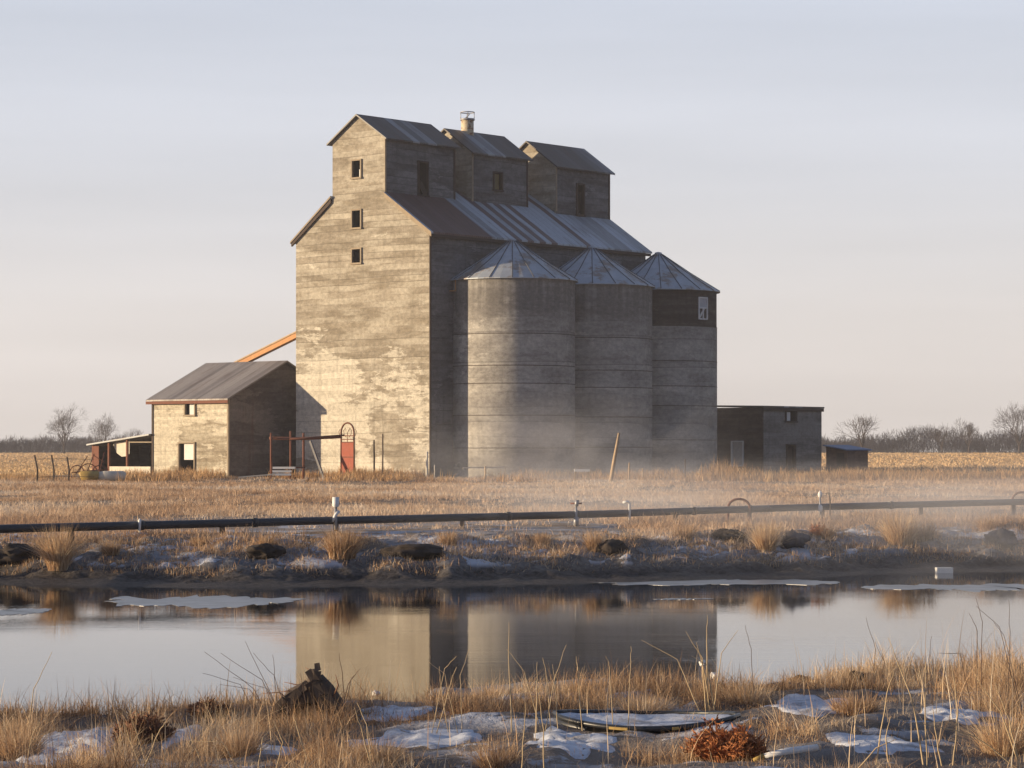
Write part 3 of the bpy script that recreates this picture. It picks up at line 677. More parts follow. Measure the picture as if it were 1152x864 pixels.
ice(110, 345, 676, 1.9, 'widest pale ice sheet, floating in front of the far bank on the left', 1)
ice(-20, 60, 688, .9, 'small ice sheet touching the left edge of the photo', 2)
ice(640, 930, 655, 1.7, 'long ice sheet below the middle and right silos\' bank', 3)
ice(980, 1200, 661, 1.6, 'ice sheet at the right edge of the water', 4)
ice(735, 800, 674, .3, 'thin sliver of ice in the dark reflection of the silos', 5)

# ------------------------------------------------------------------ GRASS
def grass_mat(name, c0, c1, c2, c3=(.24, .2, .17)):
    t = NT(name); a = t.n.new('ShaderNodeAttribute'); a.attribute_name = 'hue'; h = a.outputs['Fac']
    c = t.mix(t.ramp(h, 0, .4), c0, c1); c = t.mix(t.ramp(h, .4, .8), c, c2); c = t.mix(t.ramp(h, .88, 1), c, c3)
    m = t.out(c, .8, .15)
    # thin dry blades let some light through
    tr = t.n.new('ShaderNodeBsdfTranslucent'); t.lk(c, tr.inputs[0]); mx = t.n.new('ShaderNodeMixShader'); mx.inputs[0].default_value = .28
    t.l.new(t.b.outputs[0], mx.inputs[1]); t.l.new(tr.outputs[0], mx.inputs[2]); t.l.new(mx.outputs[0], t.n['Material Output'].inputs[0])
    return m
M['grass'] = grass_mat('dry_grass', (.20, .115, .065), (.54, .35, .20), (.76, .59, .39), (.80, .70, .55))
M['meadow'] = grass_mat('meadow_grass', (.38, .24, .155), (.66, .46, .30), (.76, .61, .46), (.70, .63, .57))
M['field'] = grass_mat('field_grass', (.30, .175, .095), (.58, .36, .18), (.74, .54, .31))
def blades(name, bx, by, hgt, wid, mat, hue, lean=.5, nseg=3, bz=None, azi=None, droop=.35):
    n = len(bx); bz = height(bx, by)-.02 if bz is None else bz
    az = rs.uniform(0, 2*np.pi, n) if azi is None else azi
    ln = np.abs(rs.normal(0, lean, n)); fa = rs.uniform(0, np.pi, n)
    dx, dy = np.cos(az), np.sin(az); wxx, wyy = np.cos(fa)*wid/2, np.sin(fa)*wid/2
    V_ = []; levels = np.linspace(0, 1, nseg+1)
    for l in levels:
        hh = hgt*l*(1-droop*ln*l*.6); off = hgt*ln*(l**1.7)*.8
        k_ = (1-l**1.5*.93)
        cx_ = bx+dx*off; cy_ = by+dy*off; cz_ = bz+hh
        V_.append(np.stack([cx_-wxx*k_, cy_-wyy*k_, cz_], -1)); V_.append(np.stack([cx_+wxx*k_, cy_+wyy*k_, cz_], -1))
    V_ = np.stack(V_, 1)    # n, 2*(nseg+1), 3
    m = 2*(nseg+1); base = (np.arange(n)*m)[:, None]
    Q = np.concatenate([base+np.array([[2*i, 2*i+1, 2*i+3, 2*i+2]]) for i in range(nseg)], 1).reshape(-1, 4)
    H = np.repeat(hue, m)
    return fast_mesh(name, V_.reshape(-1, 3), Q, mat, False, {'hue': H})
def tufts(N, per, spread, xr, yfun, dens):
    """N tuft centres by rejection, each with `per` blades"""
    px_, py_ = [], []; tot = 0
    while tot < N:
        x, y = yfun(60000); d = dens(x, y); keep = rs.uniform(0, 1, len(x)) < d
        px_.append(x[keep]); py_.append(y[keep]); tot += keep.sum()
    cx_ = np.concatenate(px_)[:N]; cy_ = np.concatenate(py_)[:N]
    tid = np.repeat(np.arange(N), per)
    return cx_, cy_, tid, cx_[tid]+rs.normal(0, spread, N*per), cy_[tid]+rs.normal(0, spread, N*per)

# old snow lies in hollows on the near bank and keeps the grass down
SNOW = [(30, 140, 822, 862), (395, 500, 794, 813), (385, 545, 816, 846), (585, 700, 818, 848), (855, 985, 784, 807), (1030, 1110, 798, 816), (930, 1050, 822, 850), (180, 232, 816, 838), (250, 330, 836, 856)]
CLEAR = []
for (a_, b2, c_, d_) in SNOW+[(625, 830, 798, 832)]:
    p0_ = gpt((a_+b2)/2, d_); p1_ = gpt((a_+b2)/2, c_); CLEAR.append(((p0_.x+p1_.x)/2, (p0_.y+p1_.y)/2-.35, (b2-a_)/2*p0_.y/F+.05, abs(p1_.y-p0_.y)/2+.55))
def clear(x, y):
    k_ = np.ones_like(x)
    for (cx0, cy0, rx0, ry0) in CLEAR: k_ = np.minimum(k_, sst(((x-cx0)/rx0)**2+((y-cy0)/ry0)**2, .7, 1.3))
    return k_
# foreground grass (this side of the pond)
def fg_s(n): y = rs.uniform(15.3, 29.5, n); return rs.uniform(-1, 1, n)*(y*.24+1), y
def fg_d(x, y):
    e = near_shore(x)-y; m = fbm(x*.9, y*.9, 77, 4)
    crest = sst(e, .15, .5)*(1-sst(e, 2.0, 3.4))
    return np.clip(sst(e, .1, .4)*(sst(m, .5, .6)*.75+.03)*(.06+.94*clear(x, y))+crest*(.2+.8*sst(m, .36, .5)), 0, 1)*(e > .12)
cx_, cy_, tid, bx, by = tufts(7000, 17, .05, None, fg_s, fg_d)
th = (.10+.22*rs.uniform(0, 1, 7000)**2.2)*(.75+.6*fbm(cx_, cy_, 5)); hue_t = np.clip(fbm(cx_*.8, cy_*.8, 61)*1.5-.35+rs.normal(0, .12, 7000), 0, 1)
e_ = near_shore(cx_)-cy_; th *= (.45+1.0*fbm(cx_*1.2, cy_*1.2, 123))*np.where(e_ < 1.2, .85, 1)*np.where(e_ > 2.6, .45+.75*sst(fbm(cx_*.9, cy_*.9, 77, 4), .55, .66), 1)*(.35+.65*clear(cx_, cy_))*(1+.6*sst(cx_, 2.8, 4.5))
g1 = blades('foreground_grass', bx, by, th[tid]*rs.uniform(.5, 1.3, len(bx)), rs.uniform(.003, .0065, len(bx)), M['grass'], np.clip(hue_t[tid]+rs.normal(0, .18, len(bx)), 0, 1), 1.15, 4, droop=.45)
tag(g1, kind='stuff')
# trampled litter: short flat stalks
x, y = fg_s(90000); k_ = (near_shore(x)-y > .2) & (rs.uniform(0, 1, 90000) < (.06+.8*sst(fbm(x*1.1, y*1.1, 99), .45, .6))); x, y = x[k_], y[k_]; k_ = rs.uniform(0, 1, len(x)) < .3+.7*clear(x, y); x, y = x[k_], y[k_]
g2 = blades('straw_litter', x, y, rs.uniform(.03, .10, len(x)), rs.uniform(.003, .006, len(x)), M['grass'], np.clip(rs.normal(.42, .28, len(x)), 0, 1), 1.6, 2, droop=.5); tag(g2, kind='stuff')
# tall single stalks
x, y = fg_s(2400); k_ = (near_shore(x)-y > .25) & (rs.uniform(0, 1, 2400) < .12+.5*sst(x, 1.5, 5)); x, y = x[k_], y[k_]
g3 = blades('tall_stalks', x, y, rs.uniform(.25, .62, len(x))*(.8+.5*sst(x, 2, 5)), rs.uniform(.005, .009, len(x)), M['grass'], np.clip(rs.normal(.7, .2, len(x)), 0, 1), .35, 5); tag(g3, kind='stuff')

# meadow between the far bank and the buildings
def md_s(n): 
    u = rs.uniform(0, 1, n); y = 49.5*(172/49.5)**(u**.8); return rs.uniform(-1, 1, n)*(y*.215+2), y
def md_d(x, y):
    e = y-far_shore(x); m = fbm(x*.55, y*.35, 177, 4); m2 = fbm(x*.14, y*.08, 19, 3)
    return np.clip(sst(e, 1.6, 3.6)*(.05+.95*sst(m, .43, .56))+sst(y, 60, 66)*.75, 0, 1)*(.12+.88*sst(m2, .44, .54))
NM = 60000
cx_, cy_, tid, bx, by = tufts(NM, 9, .09, None, md_s, md_d)
th = (.10+.17*rs.uniform(0, 1, NM)**2.2)*(.25+1.45*fbm(cx_*.3, cy_*.22, 51)); hue_t = np.clip(fbm(cx_*.2, cy_*.15, 161)*1.5-.3+rs.normal(0, .15, NM), 0, 1)
wd = .006+.00017*by
m1 = blades('meadow_grass', bx, by, th[tid]*rs.uniform(.5, 1.25, len(bx)), wd*rs.uniform(.6, 1.3, len(bx)), M['meadow'], np.clip(hue_t[tid]+rs.normal(0, .07, len(bx)), 0, 1), 1.5, 2); tag(m1, kind='stuff')
def bl_s(n): x_ = rs.uniform(-13, 22, n); return x_, far_shore(x_)+rs.uniform(1.5, 5, n)
x, y = bl_s(60000); k_ = rs.uniform(0, 1, len(x)) < .15+.85*sst(fbm(x*1.3, y*1.3, 44), .44, .58); x, y = x[k_], y[k_]
m5_ = blades('bank_litter', x, y, rs.uniform(.05, .2, len(x)), rs.uniform(.008, .018, len(x)), M['grass'], np.clip(rs.normal(.35, .25, len(x)), 0, 1), 1.6, 2, droop=.5); tag(m5_, kind='stuff')
# taller rough grass in front of the buildings
def rb_s(n): return rs.uniform(-42, 46, n), rs.uniform(146, 172, n)
def rb_d(x, y): return sst(fbm(x*.25, y*.12, 8, 3), .38, .6)*sst(y, 146, 158)*(.25+.75*sst(y, 160, 166))
NR = 7000
cx_, cy_, tid, bx, by = tufts(NR, 10, .16, None, rb_s, rb_d)
s_, t_ = (cx_-C0.x)*U.x+(cy_-C0.y)*U.y, (cx_-C0.x)*V.x+(cy_-C0.y)*V.y
th = (.3+.5*rs.uniform(0, 1, NR)**2)*(.7+.6*fbm(cx_*.3, cy_*.3, 2)); th *= 1+.9*np.exp(-((cx_-12.6)**2)/2.0)
inside = ((s_ > 0) & (t_ > 0) & (t_ < 12)) | ((s_ > HS) & (t_ > HT0)) | ((s_ > 0) & (t_ < 0) & (t_ > -5.5) & (s_ < 25))
th *= 1-.5*sst(-cx_, 23, 27); th = np.where(inside, .02, th); hue_t = np.clip(rs.normal(.33, .15, NR), 0, 1)
m2_ = blades('rough_grass', bx, by, th[tid]*rs.uniform(.5, 1.2, len(bx)), rs.uniform(.03, .06, len(bx)), M['field'], np.clip(hue_t[tid]+rs.normal(0, .15, len(bx)), 0, 1), .6, 2); tag(m2_, kind='stuff')
def fs_(n): y = 172*(640/172)**(rs.uniform(0, 1, n)**.9); return rs.uniform(-1, 1, n)*(y*.215+4), y
x, y = fs_(150000); k_ = ~((x > -32) & (x < 24) & (y < 200)) & (rs.uniform(0, 1, len(x)) < .7+.3*sst(fbm(x*.02, y*.06, 12, 3), .42, .55)); x, y = x[k_], y[k_]
m4_ = blades('field_stubble', x, y, rs.uniform(.12, .3, len(x)), .1+.0006*y, M['field'], np.clip(rs.normal(.62, .06, len(x)), 0, 1), 1.6, 1); tag(m4_, kind='stuff')
# dark low growth beyond, right
def db_s(n): return rs.uniform(26, 60, n), rs.uniform(205, 228, n)
x, y = db_s(16000)
M['brush'] = plain('dark_brush', (.09, .075, .065), .95, .3, 1)
m3_ = blades('low_brush', x, y, rs.uniform(.2, .75, len(x))*(.4+fbm(x*.2, y*.1, 6)), rs.uniform(.05, .1, len(x)), M['brush'], rs.uniform(0, 1, len(x)), .5, 2); tag(m3_, kind='stuff')

# big arching tussocks on the far bank: each a thing
def tussock(px, py, rad, h, n, lab, hue=.55, grp='grass tussocks on the far bank', mat='grass', dz=0, wid=.012, lean=.75):
    g_ = gpt(px, py); c = (g_.x, g_.y, g_.z)
    a = rs.uniform(0, 2*np.pi, n); r_ = rad*.35*np.sqrt(rs.uniform(0, 1, n)); bx_, by_ = r_*np.cos(a), r_*np.sin(a)
    o = blades('grass_tussock', bx_, by_, h*rs.uniform(.5, 1.15, n), rs.uniform(.5, 1.1, n)*wid, M[mat], np.clip(rs.normal(hue, .2, n), 0, 1), lean, 4, bz=np.full(n, -.05+dz), azi=a+rs.normal(0, .5, n))
    o.location = c; return tag(o, lab, 'grass tussock', grp)
tussock(66, 640, .55, .85, 1100, 'big golden arching tussock at the left of the far bank', .5)
tussock(385, 628, .7, .62, 1000, 'straw tussock on the far bank below the white-capped riser', .35)
tussock(300, 622, .4, .4, 400, 'small low tussock on the far bank left of the white-capped riser', .3)
tussock(668, 618, .35, .42, 400, 'small orange tussock on the far bank just below the valve', .4)
tussock(862, 618, .5, .62, 900, 'golden tussock on the far bank right of the rusty hoop', .6)
tussock(1012, 612, .75, .72, 1300, 'widest tussock on the right part of the far bank', .6)
tussock(1040, 608, .45, .5, 500, 'brown tussock immediately right of the widest tussock', .35)

for (px, py, rd, h_, lab) in ((125, 622, .4, .32, 'low pale tussock on the far bank right of the big golden one'), (225, 616, .35, .3, 'second low tussock left of the small one by the dark clod'), (505, 612, .4, .3, 'low straw tussock right of the long dark clod'),
        (610, 612, .35, .28, 'pale low tussock left of the small orange tussock'), (770, 606, .45, .35, 'low brown tussock left of the rusty hoop'), (930, 604, .35, .3, 'low pale tussock just right of the red weed'), (1110, 596, .45, .35, 'low tussock above the rightmost boulder')):
    tussock(px, py, rd, h_, 420, lab, .4, lean=1.0)
# boulders and clods
def rock(name, px, py, sx_, sy_, sz_, lab, mat='boulder', seed=0, cat='boulder', grp='dark boulders and clods on the far bank', sink=.3):
    g_ = gpt(px, py); bm = bmesh.new(); bmesh.ops.create_icosphere(bm, subdivisions=4, radius=1)
    for v in bm.verts:
        n_ = mnoise.fractal(v.co*1.3+Vector((seed*7.7, 0, 0)), 1., 2., 5); v.co *= 1+.38*n_
        v.co.x *= sx_*.7; v.co.y *= sy_*.8; v.co.z *= sz_*.75; v.co += mnoise.noise_vector(v.co*9)*.035
    me = bpy.data.meshes.new(name); bm.to_mesh(me); bm.free(); me.polygons.foreach_set('use_smooth', [True]*len(me.polygons)); me.materials.append(M[mat])
    o = bpy.data.objects.new(name, me); COL.objects.link(o); o.location = g_+Vector((0, 0, sz_*(1-sink)*.6)); o.rotation_euler.z = seed
    return tag(o, lab, cat, grp)
rock('mud_clod', 18, 632, .75, .5, .26, 'black earth clod at the left edge of the far bank', 'clod', 1)
rock('mud_clod', 300, 626, .5, .4, .2, 'dark overhanging clod left of the straw tussock', 'clod', 4)
rock('mud_clod', 466, 627, .8, .4, .2, 'long dark clod right of the straw tussock', 'clod', 6)
rock('mud_clod', 690, 622, .45, .35, .2, 'dark clod on the far bank just right of the small orange tussock', 'clod', 8)
rock('mud_clod', 822, 606, .45, .35, .16, 'rusty dark clod left of the golden tussock by the hoop', 'clod', 10)
rock('boulder', 893, 614, .38, .35, .24, 'dark rounded boulder right of the golden tussock by the hoop', 'boulder', 11)
rock('boulder', 1127, 612, .55, .4, .26, 'rightmost rounded mud boulder on the far bank', 'boulder', 14)

# pale block on the mud, red weed, snow slabs
g_ = gpt(1062, 646); o = MB().box((-.16, -.1, -.02), (.16, .1, .13)).build('pale_block', M['white'], None, g_, R(4)); tag(o, 'small pale square block on the misty mud at the right', 'block')
def weed(name, px, py, n, rad, h, mat, lab, cat, D=None):
    g_ = gpt(px, py); m = MB(); r_ = random.Random(int(px))
    for i in range(n):
        a = r_.uniform(0, 6.28); rr = rad*math.sqrt(r_.random()); el = r_.random()
        p0 = Vector((rr*.5*math.cos(a), rr*.5*math.sin(a), -.02)); lob = .55+.9*abs(mnoise.noise(Vector((math.cos(a)*1.7+px, math.sin(a)*1.7, rr*5)))); p1 = Vector((rr*math.cos(a)*lob*1.15, rr*math.sin(a)*lob, h*lob*(.25+.75*el)*math.sqrt(max(.05, 1-(rr/rad)**2*.8))))
        mid = (p0+p1)/2+Vector((r_.uniform(-1, 1), r_.uniform(-1, 1), r_.uniform(0, 1)))*rad*.12
        m.tube([p0, mid, p1], [.005, .004, .002], 3, False, False)
        for k_ in range(4):
            c_ = mid.lerp(p1, r_.random()); d_ = Vector((r_.uniform(-1, 1), r_.uniform(-1, 1), r_.uniform(-.3, 1)))*.05; e2 = Vector((r_.uniform(-1, 1), r_.uniform(-1, 1), r_.uniform(-1, 1)))*.008
            m.add([c_, c_+d_*.5+e2, c_+d_, c_+d_*.5-e2], [(0, 1, 2, 3)])
    o = m.build(name, mat, None, g_); return tag(o, lab, cat)
M['russet'] = plain('russet_leaves', (.38, .15, .06), .85, .5, 14); M['brownweed'] = plain('brown_weed', (.20, .10, .06), .9, .5, 14)
weed('red_weed', 921, 602, 160, .22, .32, M['russet'], 'small rusty red weed on the far bank below the ball-capped riser', 'weed')
weed('russet_shrub', 818, 852, 1500, .33, .26, M['russet'], 'low russet orange shrub in the foreground, right of the snow-filled shell', 'shrub')
weed('brown_shrub', 160, 836, 1100, .26, .24, M['brownweed'], 'dark brown matted weed clump in the left foreground', 'weed')
weed('brown_shrub', 236, 806, 500, .22, .14, M['brownweed'], 'small brown weed clump by the water, left of the uprooted stump', 'weed')

# snow lying in the foreground
t = NT('snow'); p = t.pos(); n = t.noise(p, 7, 8, .75)
M['snow'] = t.out(t.mix(t.math('MULTIPLY', t.ramp(t.noise(p, 2.6, 8, .75), .5, .66), .7), t.mix(t.ramp(n, .3, .7), (.5, .53, .59), (.74, .76, .80)), (.20, .17, .15)), .8, .25); t.bump(n, .6, .02)
def snow(px0, px1, py0, py1, lab, seed, th=.05):
    a = gpt((px0+px1)/2, py1-2); b_ = gpt((px0+px1)/2, py0+2); cx_, cy_ = (a.x+b_.x)/2, (a.y+b_.y)/2
    ry = max(.25, abs(b_.y-a.y)/2); rx = (px1-px0)/2*cy_/F
    N = 40; MM = 12; vs = []; fs = []
    for j in range(MM+1):
        fr = j/MM
        for i in range(N):
            an = 2*math.pi*i/N; k_ = 1+.45*mnoise.noise(Vector((math.cos(an)*1.3, math.sin(an)*1.3, seed*5.3)))+.18*mnoise.noise(Vector((math.cos(an)*4, math.sin(an)*4, seed)))
            x = cx_+rx*math.cos(an)*k_*fr; y = cy_+ry*math.sin(an)*k_*fr; z = hz(x, y)+th*(1-fr**3)*(.8+.6*mnoise.noise(Vector((x*4, y*4, 0))))-(.03 if j == MM else 0)
            vs.append((x-cx_, y-cy_, z))
    for j in range(MM):
        for i in range(N): fs.append((j*N+i, j*N+(i+1) % N, (j+1)*N+(i+1) % N, (j+1)*N+i))
    o = MB().add(vs, fs, True).build('snow_patch', M['snow'], None, Vector((cx_, cy_, 0))); tag(o, lab, 'snow', 'old snow patches in the foreground')
for i_, lab_ in enumerate(['snow patch in the bottom left corner in front of the brown clump', 'bright snow patch right of the uprooted stump', 'long snow patch below the bright one, centre left', 'snow patch at the bottom below the black tub', 'snow patch in the grass behind the russet shrub, right of it', 'rightmost small snow patch in a grass hollow', 'snow patch at the bottom right among tall stalks', 'smallest snow patch, between the brown clump and the stump', 'faint snow patch at the bottom left below the stump']): snow(*SNOW[i_], lab_, i_+1, .026)
# uprooted stump with curled bark
g_ = gpt(350, 806); ST = empty('uprooted_stump', g_, 0, 'dark uprooted stump with curled bark standing at the water\'s edge, left of centre', 'stump')
m = MB(); r_ = random.Random(3)
def slabp(pts, w, th=.02):
    for i in range(len(pts)-1): m.bar(pts[i], pts[i+1], w*(1-.12*i), th, up=(.2, 1, .1), jit=.006)
m.tube([(-.22, .0, 0), (-.12, 0, .13), (.02, .02, .2), (.12, 0, .18)], [.09, .1, .1, .06], 9)
m.tube([(.0, 0, .1), (.04, 0, .24), (.02, 0, .37)], [.1, .085, .03], 7)
m.tube([(.05, 0, .3), (.12, .0, .2), (.2, 0, .08), (.26, 0, 0)], [.05, .07, .07, .04], 8)
m.build('stump_body', M['bark'], ST)
m = MB()
for i in range(16):
    a = r_.uniform(.3, 2.9); l = r_.uniform(.15, .34); p0 = Vector((r_.uniform(-.15, .2), r_.uniform(-.08, .08), r_.uniform(.0, .15)))
    p1 = p0+Vector((math.cos(a)*l*.5, r_.uniform(-.05, .05), math.sin(a)*l*.6)); p2 = p1+Vector((math.cos(a+.7)*l*.4, 0, math.sin(a+.7)*l*.3)); m.tube([p0, p1, p2], [.009, .006, .002], 5)
m.build('root', M['brownweed'], ST)
m = MB(); 
for (x0_, z0_, x1_, z1_, w_) in ((-.3, -.02, -.13, .2, .07), (-.2, .02, -.04, .27, .09), (.02, .2, .07, .42, .07), (.1, .05, .0, .36, .08), (.24, -.02, .1, .25, .06), (-.1, .18, .1, .3, .05)):
    pts = [(x0_+(x1_-x0_)*f_+.02*math.sin(4*f_+x0_*9), -.09-.02*math.sin(3*f_), z0_+(z1_-z0_)*f_+.03*math.sin(3*f_)) for f_ in (0, .3, .6, 1)]
    for i in range(3): m.bar(pts[i], pts[i+1], w_*(1-.25*i), .018, up=(0, 1, 0), jit=.008)
m.build('curled_bark', M['bark'], ST)

# snow-filled dark shell (a long shallow hull half sunk in the grass)
a = gpt(727, 812); b_ = a; mid = a; ln = 1.42; rz = R(-7)
HL = empty('sunken_shell', Vector((mid.x, mid.y, a.z-.085)), rz, 'shallow black snow-filled tub with a yellow-scuffed rim in the foreground grass', 'shell')
N = 30; top = []; low = []; 
for i in range(N+1):
    u_ = i/N; x = (u_-.5)*ln*1.02; w_ = .62*math.sin(math.pi*min(1, max(0, u_)))**.55; lift = .05*(2*u_-1)**2+.0
    top.append((x, w_, lift))
m = MB(); vs = []; fs = []; prof = [(1.0, .09), (.97, .095), (.9, .03), (.6, -.03), (0, -.05)]
full = prof+[(-a_, b2) for a_, b2 in prof[::-1][1:]]
for (x, w_, lift) in top:
    for (k_, z_) in full: vs.append((x, w_*k_, z_+lift))
nn = len(full)
for i in range(N):
    for j in range(nn-1): fs.append((i*nn+j, i*nn+j+1, (i+1)*nn+j+1, (i+1)*nn+j))
m.add(vs, fs, True); so = m.build('hull', M['black'], HL); md = so.modifiers.new('s', 'SOLIDIFY'); md.thickness = .018; md.offset = -1
m = MB(); m.tube([(x, -w_*1.0, .095+lift) for (x, w_, lift) in top], .02, 7); m.tube([(x, w_*1.0, .095+lift) for (x, w_, lift) in top], .018, 7); m.build('rim', M['black'], HL)
m = MB(); vs = []; fs = []
for i, (x, w_, lift) in enumerate(top):
    for j in range(9):
        k_ = -0.93+1.86*j/8; vs.append((x, w_*k_, lift+.085+.05*(1-abs(k_))*(1+mnoise.noise(Vector((x*3, k_*2, 1))))*math.sin(math.pi*i/N)+.012*mnoise.noise(Vector((x*14, k_*6, 4)))))
for i in range(N):
    for j in range(8): fs.append((i*9+j, i*9+j+1, (i+1)*9+j+1, (i+1)*9+j))
m.add(vs, fs, True); m.build('snow_filling', M['snow'], HL)
for grp_ in ((10, 11, 12), (20,)):
    m = MB()
    for i in grp_: x, w_, lift = top[i]; x2, w2, l2 = top[i+1]; m.bar((x, -w_-.02, .09+lift), (x2, -w2-.02, .09+l2), .012, .02)
    m.build('yellow_scuff', M['yellow'], HL)
# snow-dusted stick with yellow tip
g_ = gpt(868, 856); SK = empty('snowy_stick', g_, R(14), 'short pale stick with a yellow end lying on the snow at the bottom edge', 'stick')
MB().tube([(-.06, 0, .02), (.1, 0, .05), (.34, .02, .07)], [.02, .026, .024], 8).build('stick', M['white'], SK); MB().tube([(-.13, 0, .0), (-.055, 0, .022)], [.012, .022], 8).build('yellow_end', M['yellow'], SK)
# grey slab at the water's edge
D = 24.3; p0 = Vector((wx(483, D), D+.1, -.6)); p1 = Vector((wx(688, D+1.1), D+1.1, -.57))
m = MB(); r_ = random.Random(9); n_ = 14; vs = []; fs = []
for i in range(n_+1):
    c_ = p0.lerp(p1, i/n_); h0 = .03*mnoise.noise(Vector((i*.5, 0, 0)))
    for (dy, dz) in ((-.3, -.15), (-.3, .08), (.25, .1), (.3, -.15)): vs.append((c_.x-p0.x, c_.y-p0.y+dy+.05*mnoise.noise(Vector((i*.8, dy, 0))), c_.z-p0.z+dz+h0))
for i in range(n_):
    for j in range(4): fs.append((i*4+j, i*4+(j+1) % 4, (i+1)*4+(j+1) % 4, (i+1)*4+j))
fs += [(0, 1, 2, 3), (n_*4, n_*4+3, n_*4+2, n_*4+1)]
o = m.add(vs, fs).build('stone_slab', plain('grey_slab', (.27, .26, .25), .85, .35, 5), None, p0); tag(o, 'long flat grey slab along the near water\'s edge, below the silo reflections', 'slab')
# white scraps
def scrap(px, py, D, s_, lab, stem=True):
    p = Vector((wx(px, D), D, wz(py, D))); gz = hz(p.x, p.y); e = empty('plastic_scrap', Vector((p.x, p.y, gz)), 0, lab, 'scrap')
    bm = bmesh.new(); bmesh.ops.create_icosphere(bm, subdivisions=3, radius=s_)
    for v in bm.verts: v.co *= 1+.5*mnoise.noise(v.co*30/ (s_*20)+Vector((px, 0, 0))); v.co.z *= .8
    me = bpy.data.meshes.new('scrap'); bm.to_mesh(me); bm.free(); me.materials.append(M['white']); me.polygons.foreach_set('use_smooth', [True]*len(me.polygons))
    o = bpy.data.objects.new('scrap', me); COL.objects.link(o); o.parent = e; o.location = (0, 0, p.z-gz)
    MB().tube([(0.02, 0, -.02), (0, .01, (p.z-gz)*.5), (0, 0, p.z-gz)], [.006, .005, .004], 5).build('stem', M['plank'], e)
scrap(423, 780, 23, .032, 'white scrap caught on a short stem by the water, left of centre')
scrap(790, 746, 24.5, .03, 'upper of two white scraps caught on twigs below the farthest silo\'s reflection')
scrap(803, 760, 24.3, .035, 'lower of two white scraps caught on twigs below the farthest silo\'s reflection')

# twiggy shrubs and hand-placed stalks in the foreground
def stalk(m, pts, r0, r1=.0015, n=5):
    pts = [Vector(p) for p in pts]; q_ = []
    N_ = 8
    for i in range(N_+1):
        u_ = i/N_*(len(pts)-1); k_ = min(int(u_), len(pts)-2); f_ = u_-k_
        q_.append(pts[k_].lerp(pts[k_+1], f_)+Vector((random.uniform(-.004, .004), 0, random.uniform(-.003, .003))))
    m.tube(q_, [r0+(r1-r0)*i/N_ for i in range(N_+1)], n, False)
def pxstalks(name, D, lines, mat, lab, cat, r0=.005):
    """lines: polylines in the plane at depth D given by their photo positions; jittered in depth"""
    xs_ = [l[0][0] for l in lines]; g0 = gpt(sum(xs_)/len(xs_), 0) if False else None
    bx_ = wx(sum(xs_)/len(xs_), D); base = Vector((bx_, D, hz(bx_, D))); m = MB()
    for l in lines:
        dd = random.uniform(-.25, .25); pts_ = []
        for i, (a_, b2) in enumerate(l):
            DD = D+dd*i/len(l); pts_.append(Vector((wx(a_, DD), DD, wz(b2, DD)))-base)
        pts_[0].z = hz(pts_[0].x+base.x, pts_[0].y+base.y)-base.z-.02
        stalk(m, pts_, r0*random.uniform(.7, 1.1))
    o = m.build(name, mat, None, base); return tag(o, lab, cat)
M['stalk'] = plain('pale_stalk', (.50, .38, .23), .8, .3, 20); M['twigdark'] = plain('dark_twig', (.12, .08, .06), .9, .3, 20)
pxstalks('bare_twigs', 21, [((322,800),(300,770),(276,722)), ((318,800),(295,765),(248,735)), ((325,802),(300,775),(262,762)), ((310,800),(286,775),(230,733)), ((330,800),(308,760),(285,735)), ((300,790),(270,770),(228,757)), ((315,795),(309,760),(307,737)), ((320,790),(280,775),(248,770))], M['twigdark'], 'spray of bare dark twigs leaning left behind the uprooted stump', 'shrub', .004)
pxstalks('bare_twigs', 21, [((388,790),(386,765),(381,735)), ((380,790),(395,765),(405,752)), ((376,800),(392,770),(398,760)), ((350,800),(340,772),(338,757))], M['twigdark'], 'few upright dark twigs just right of the uprooted stump', 'shrub', .005)
pxstalks('bare_twigs', 20.5, [((485,775),(500,752),(514,738)), ((515,770),(500,758),(483,745)), ((520,790),(518,760),(528,730)), ((490,800),(508,765),(514,750)), ((505,800),(496,770),(494,750))], M['stalk'], 'tangle of pale bent twigs in front of the dark corner reflection', 'shrub', .004)
pxstalks('grass_stalk', 20, [((28,802),(38,775),(59,733))], M['stalk'], 'single pale stalk leaning right at the far left', 'stalk', .007)
pxstalks('grass_stalks', 20.5, [((576,800),(572,740),(573,700)), ((610,800),(590,755),(570,730)), ((612,790),(625,760),(637,725)), ((620,790),(616,765),(611,740)), ((655,775),(650,755),(648,738)), ((655,778),(651,760),(649,745)), ((690,765),(686,750),(682,738)), ((706,765),(710,745),(710,727)), ((628,800),(625,775),(622,747)), ((603,790),(604,770),(604,745))], M['stalk'], 'loose row of pale stalks in front of the shaded silo reflection', 'stalk', .005)
pxstalks('grass_stalks', 22, [((788,762),(762,742),(722,720)), ((795,765),(790,740),(771,710)), ((796,760),(795,720),(796,692)), ((800,768),(790,745),(783,722)), ((802,765),(812,735),(830,709)), ((805,765),(795,748),(778,738))], M['stalk'], 'fan of thick broken stalks holding two white scraps', 'stalk', .007)
pxstalks('bare_twigs', 22.5, [((849,765),(845,730),(838,703))], M['twigdark'], 'single thin dark stem over the water just right of the silo reflection', 'stem', .004)
pxstalks('bare_twigs', 22.5, [((980,765),(985,730),(974,695)), ((985,768),(995,745),(984,722))], M['twigdark'], 'pair of thin dark stems over the water, left of the stems at the right edge', 'stem', .004)
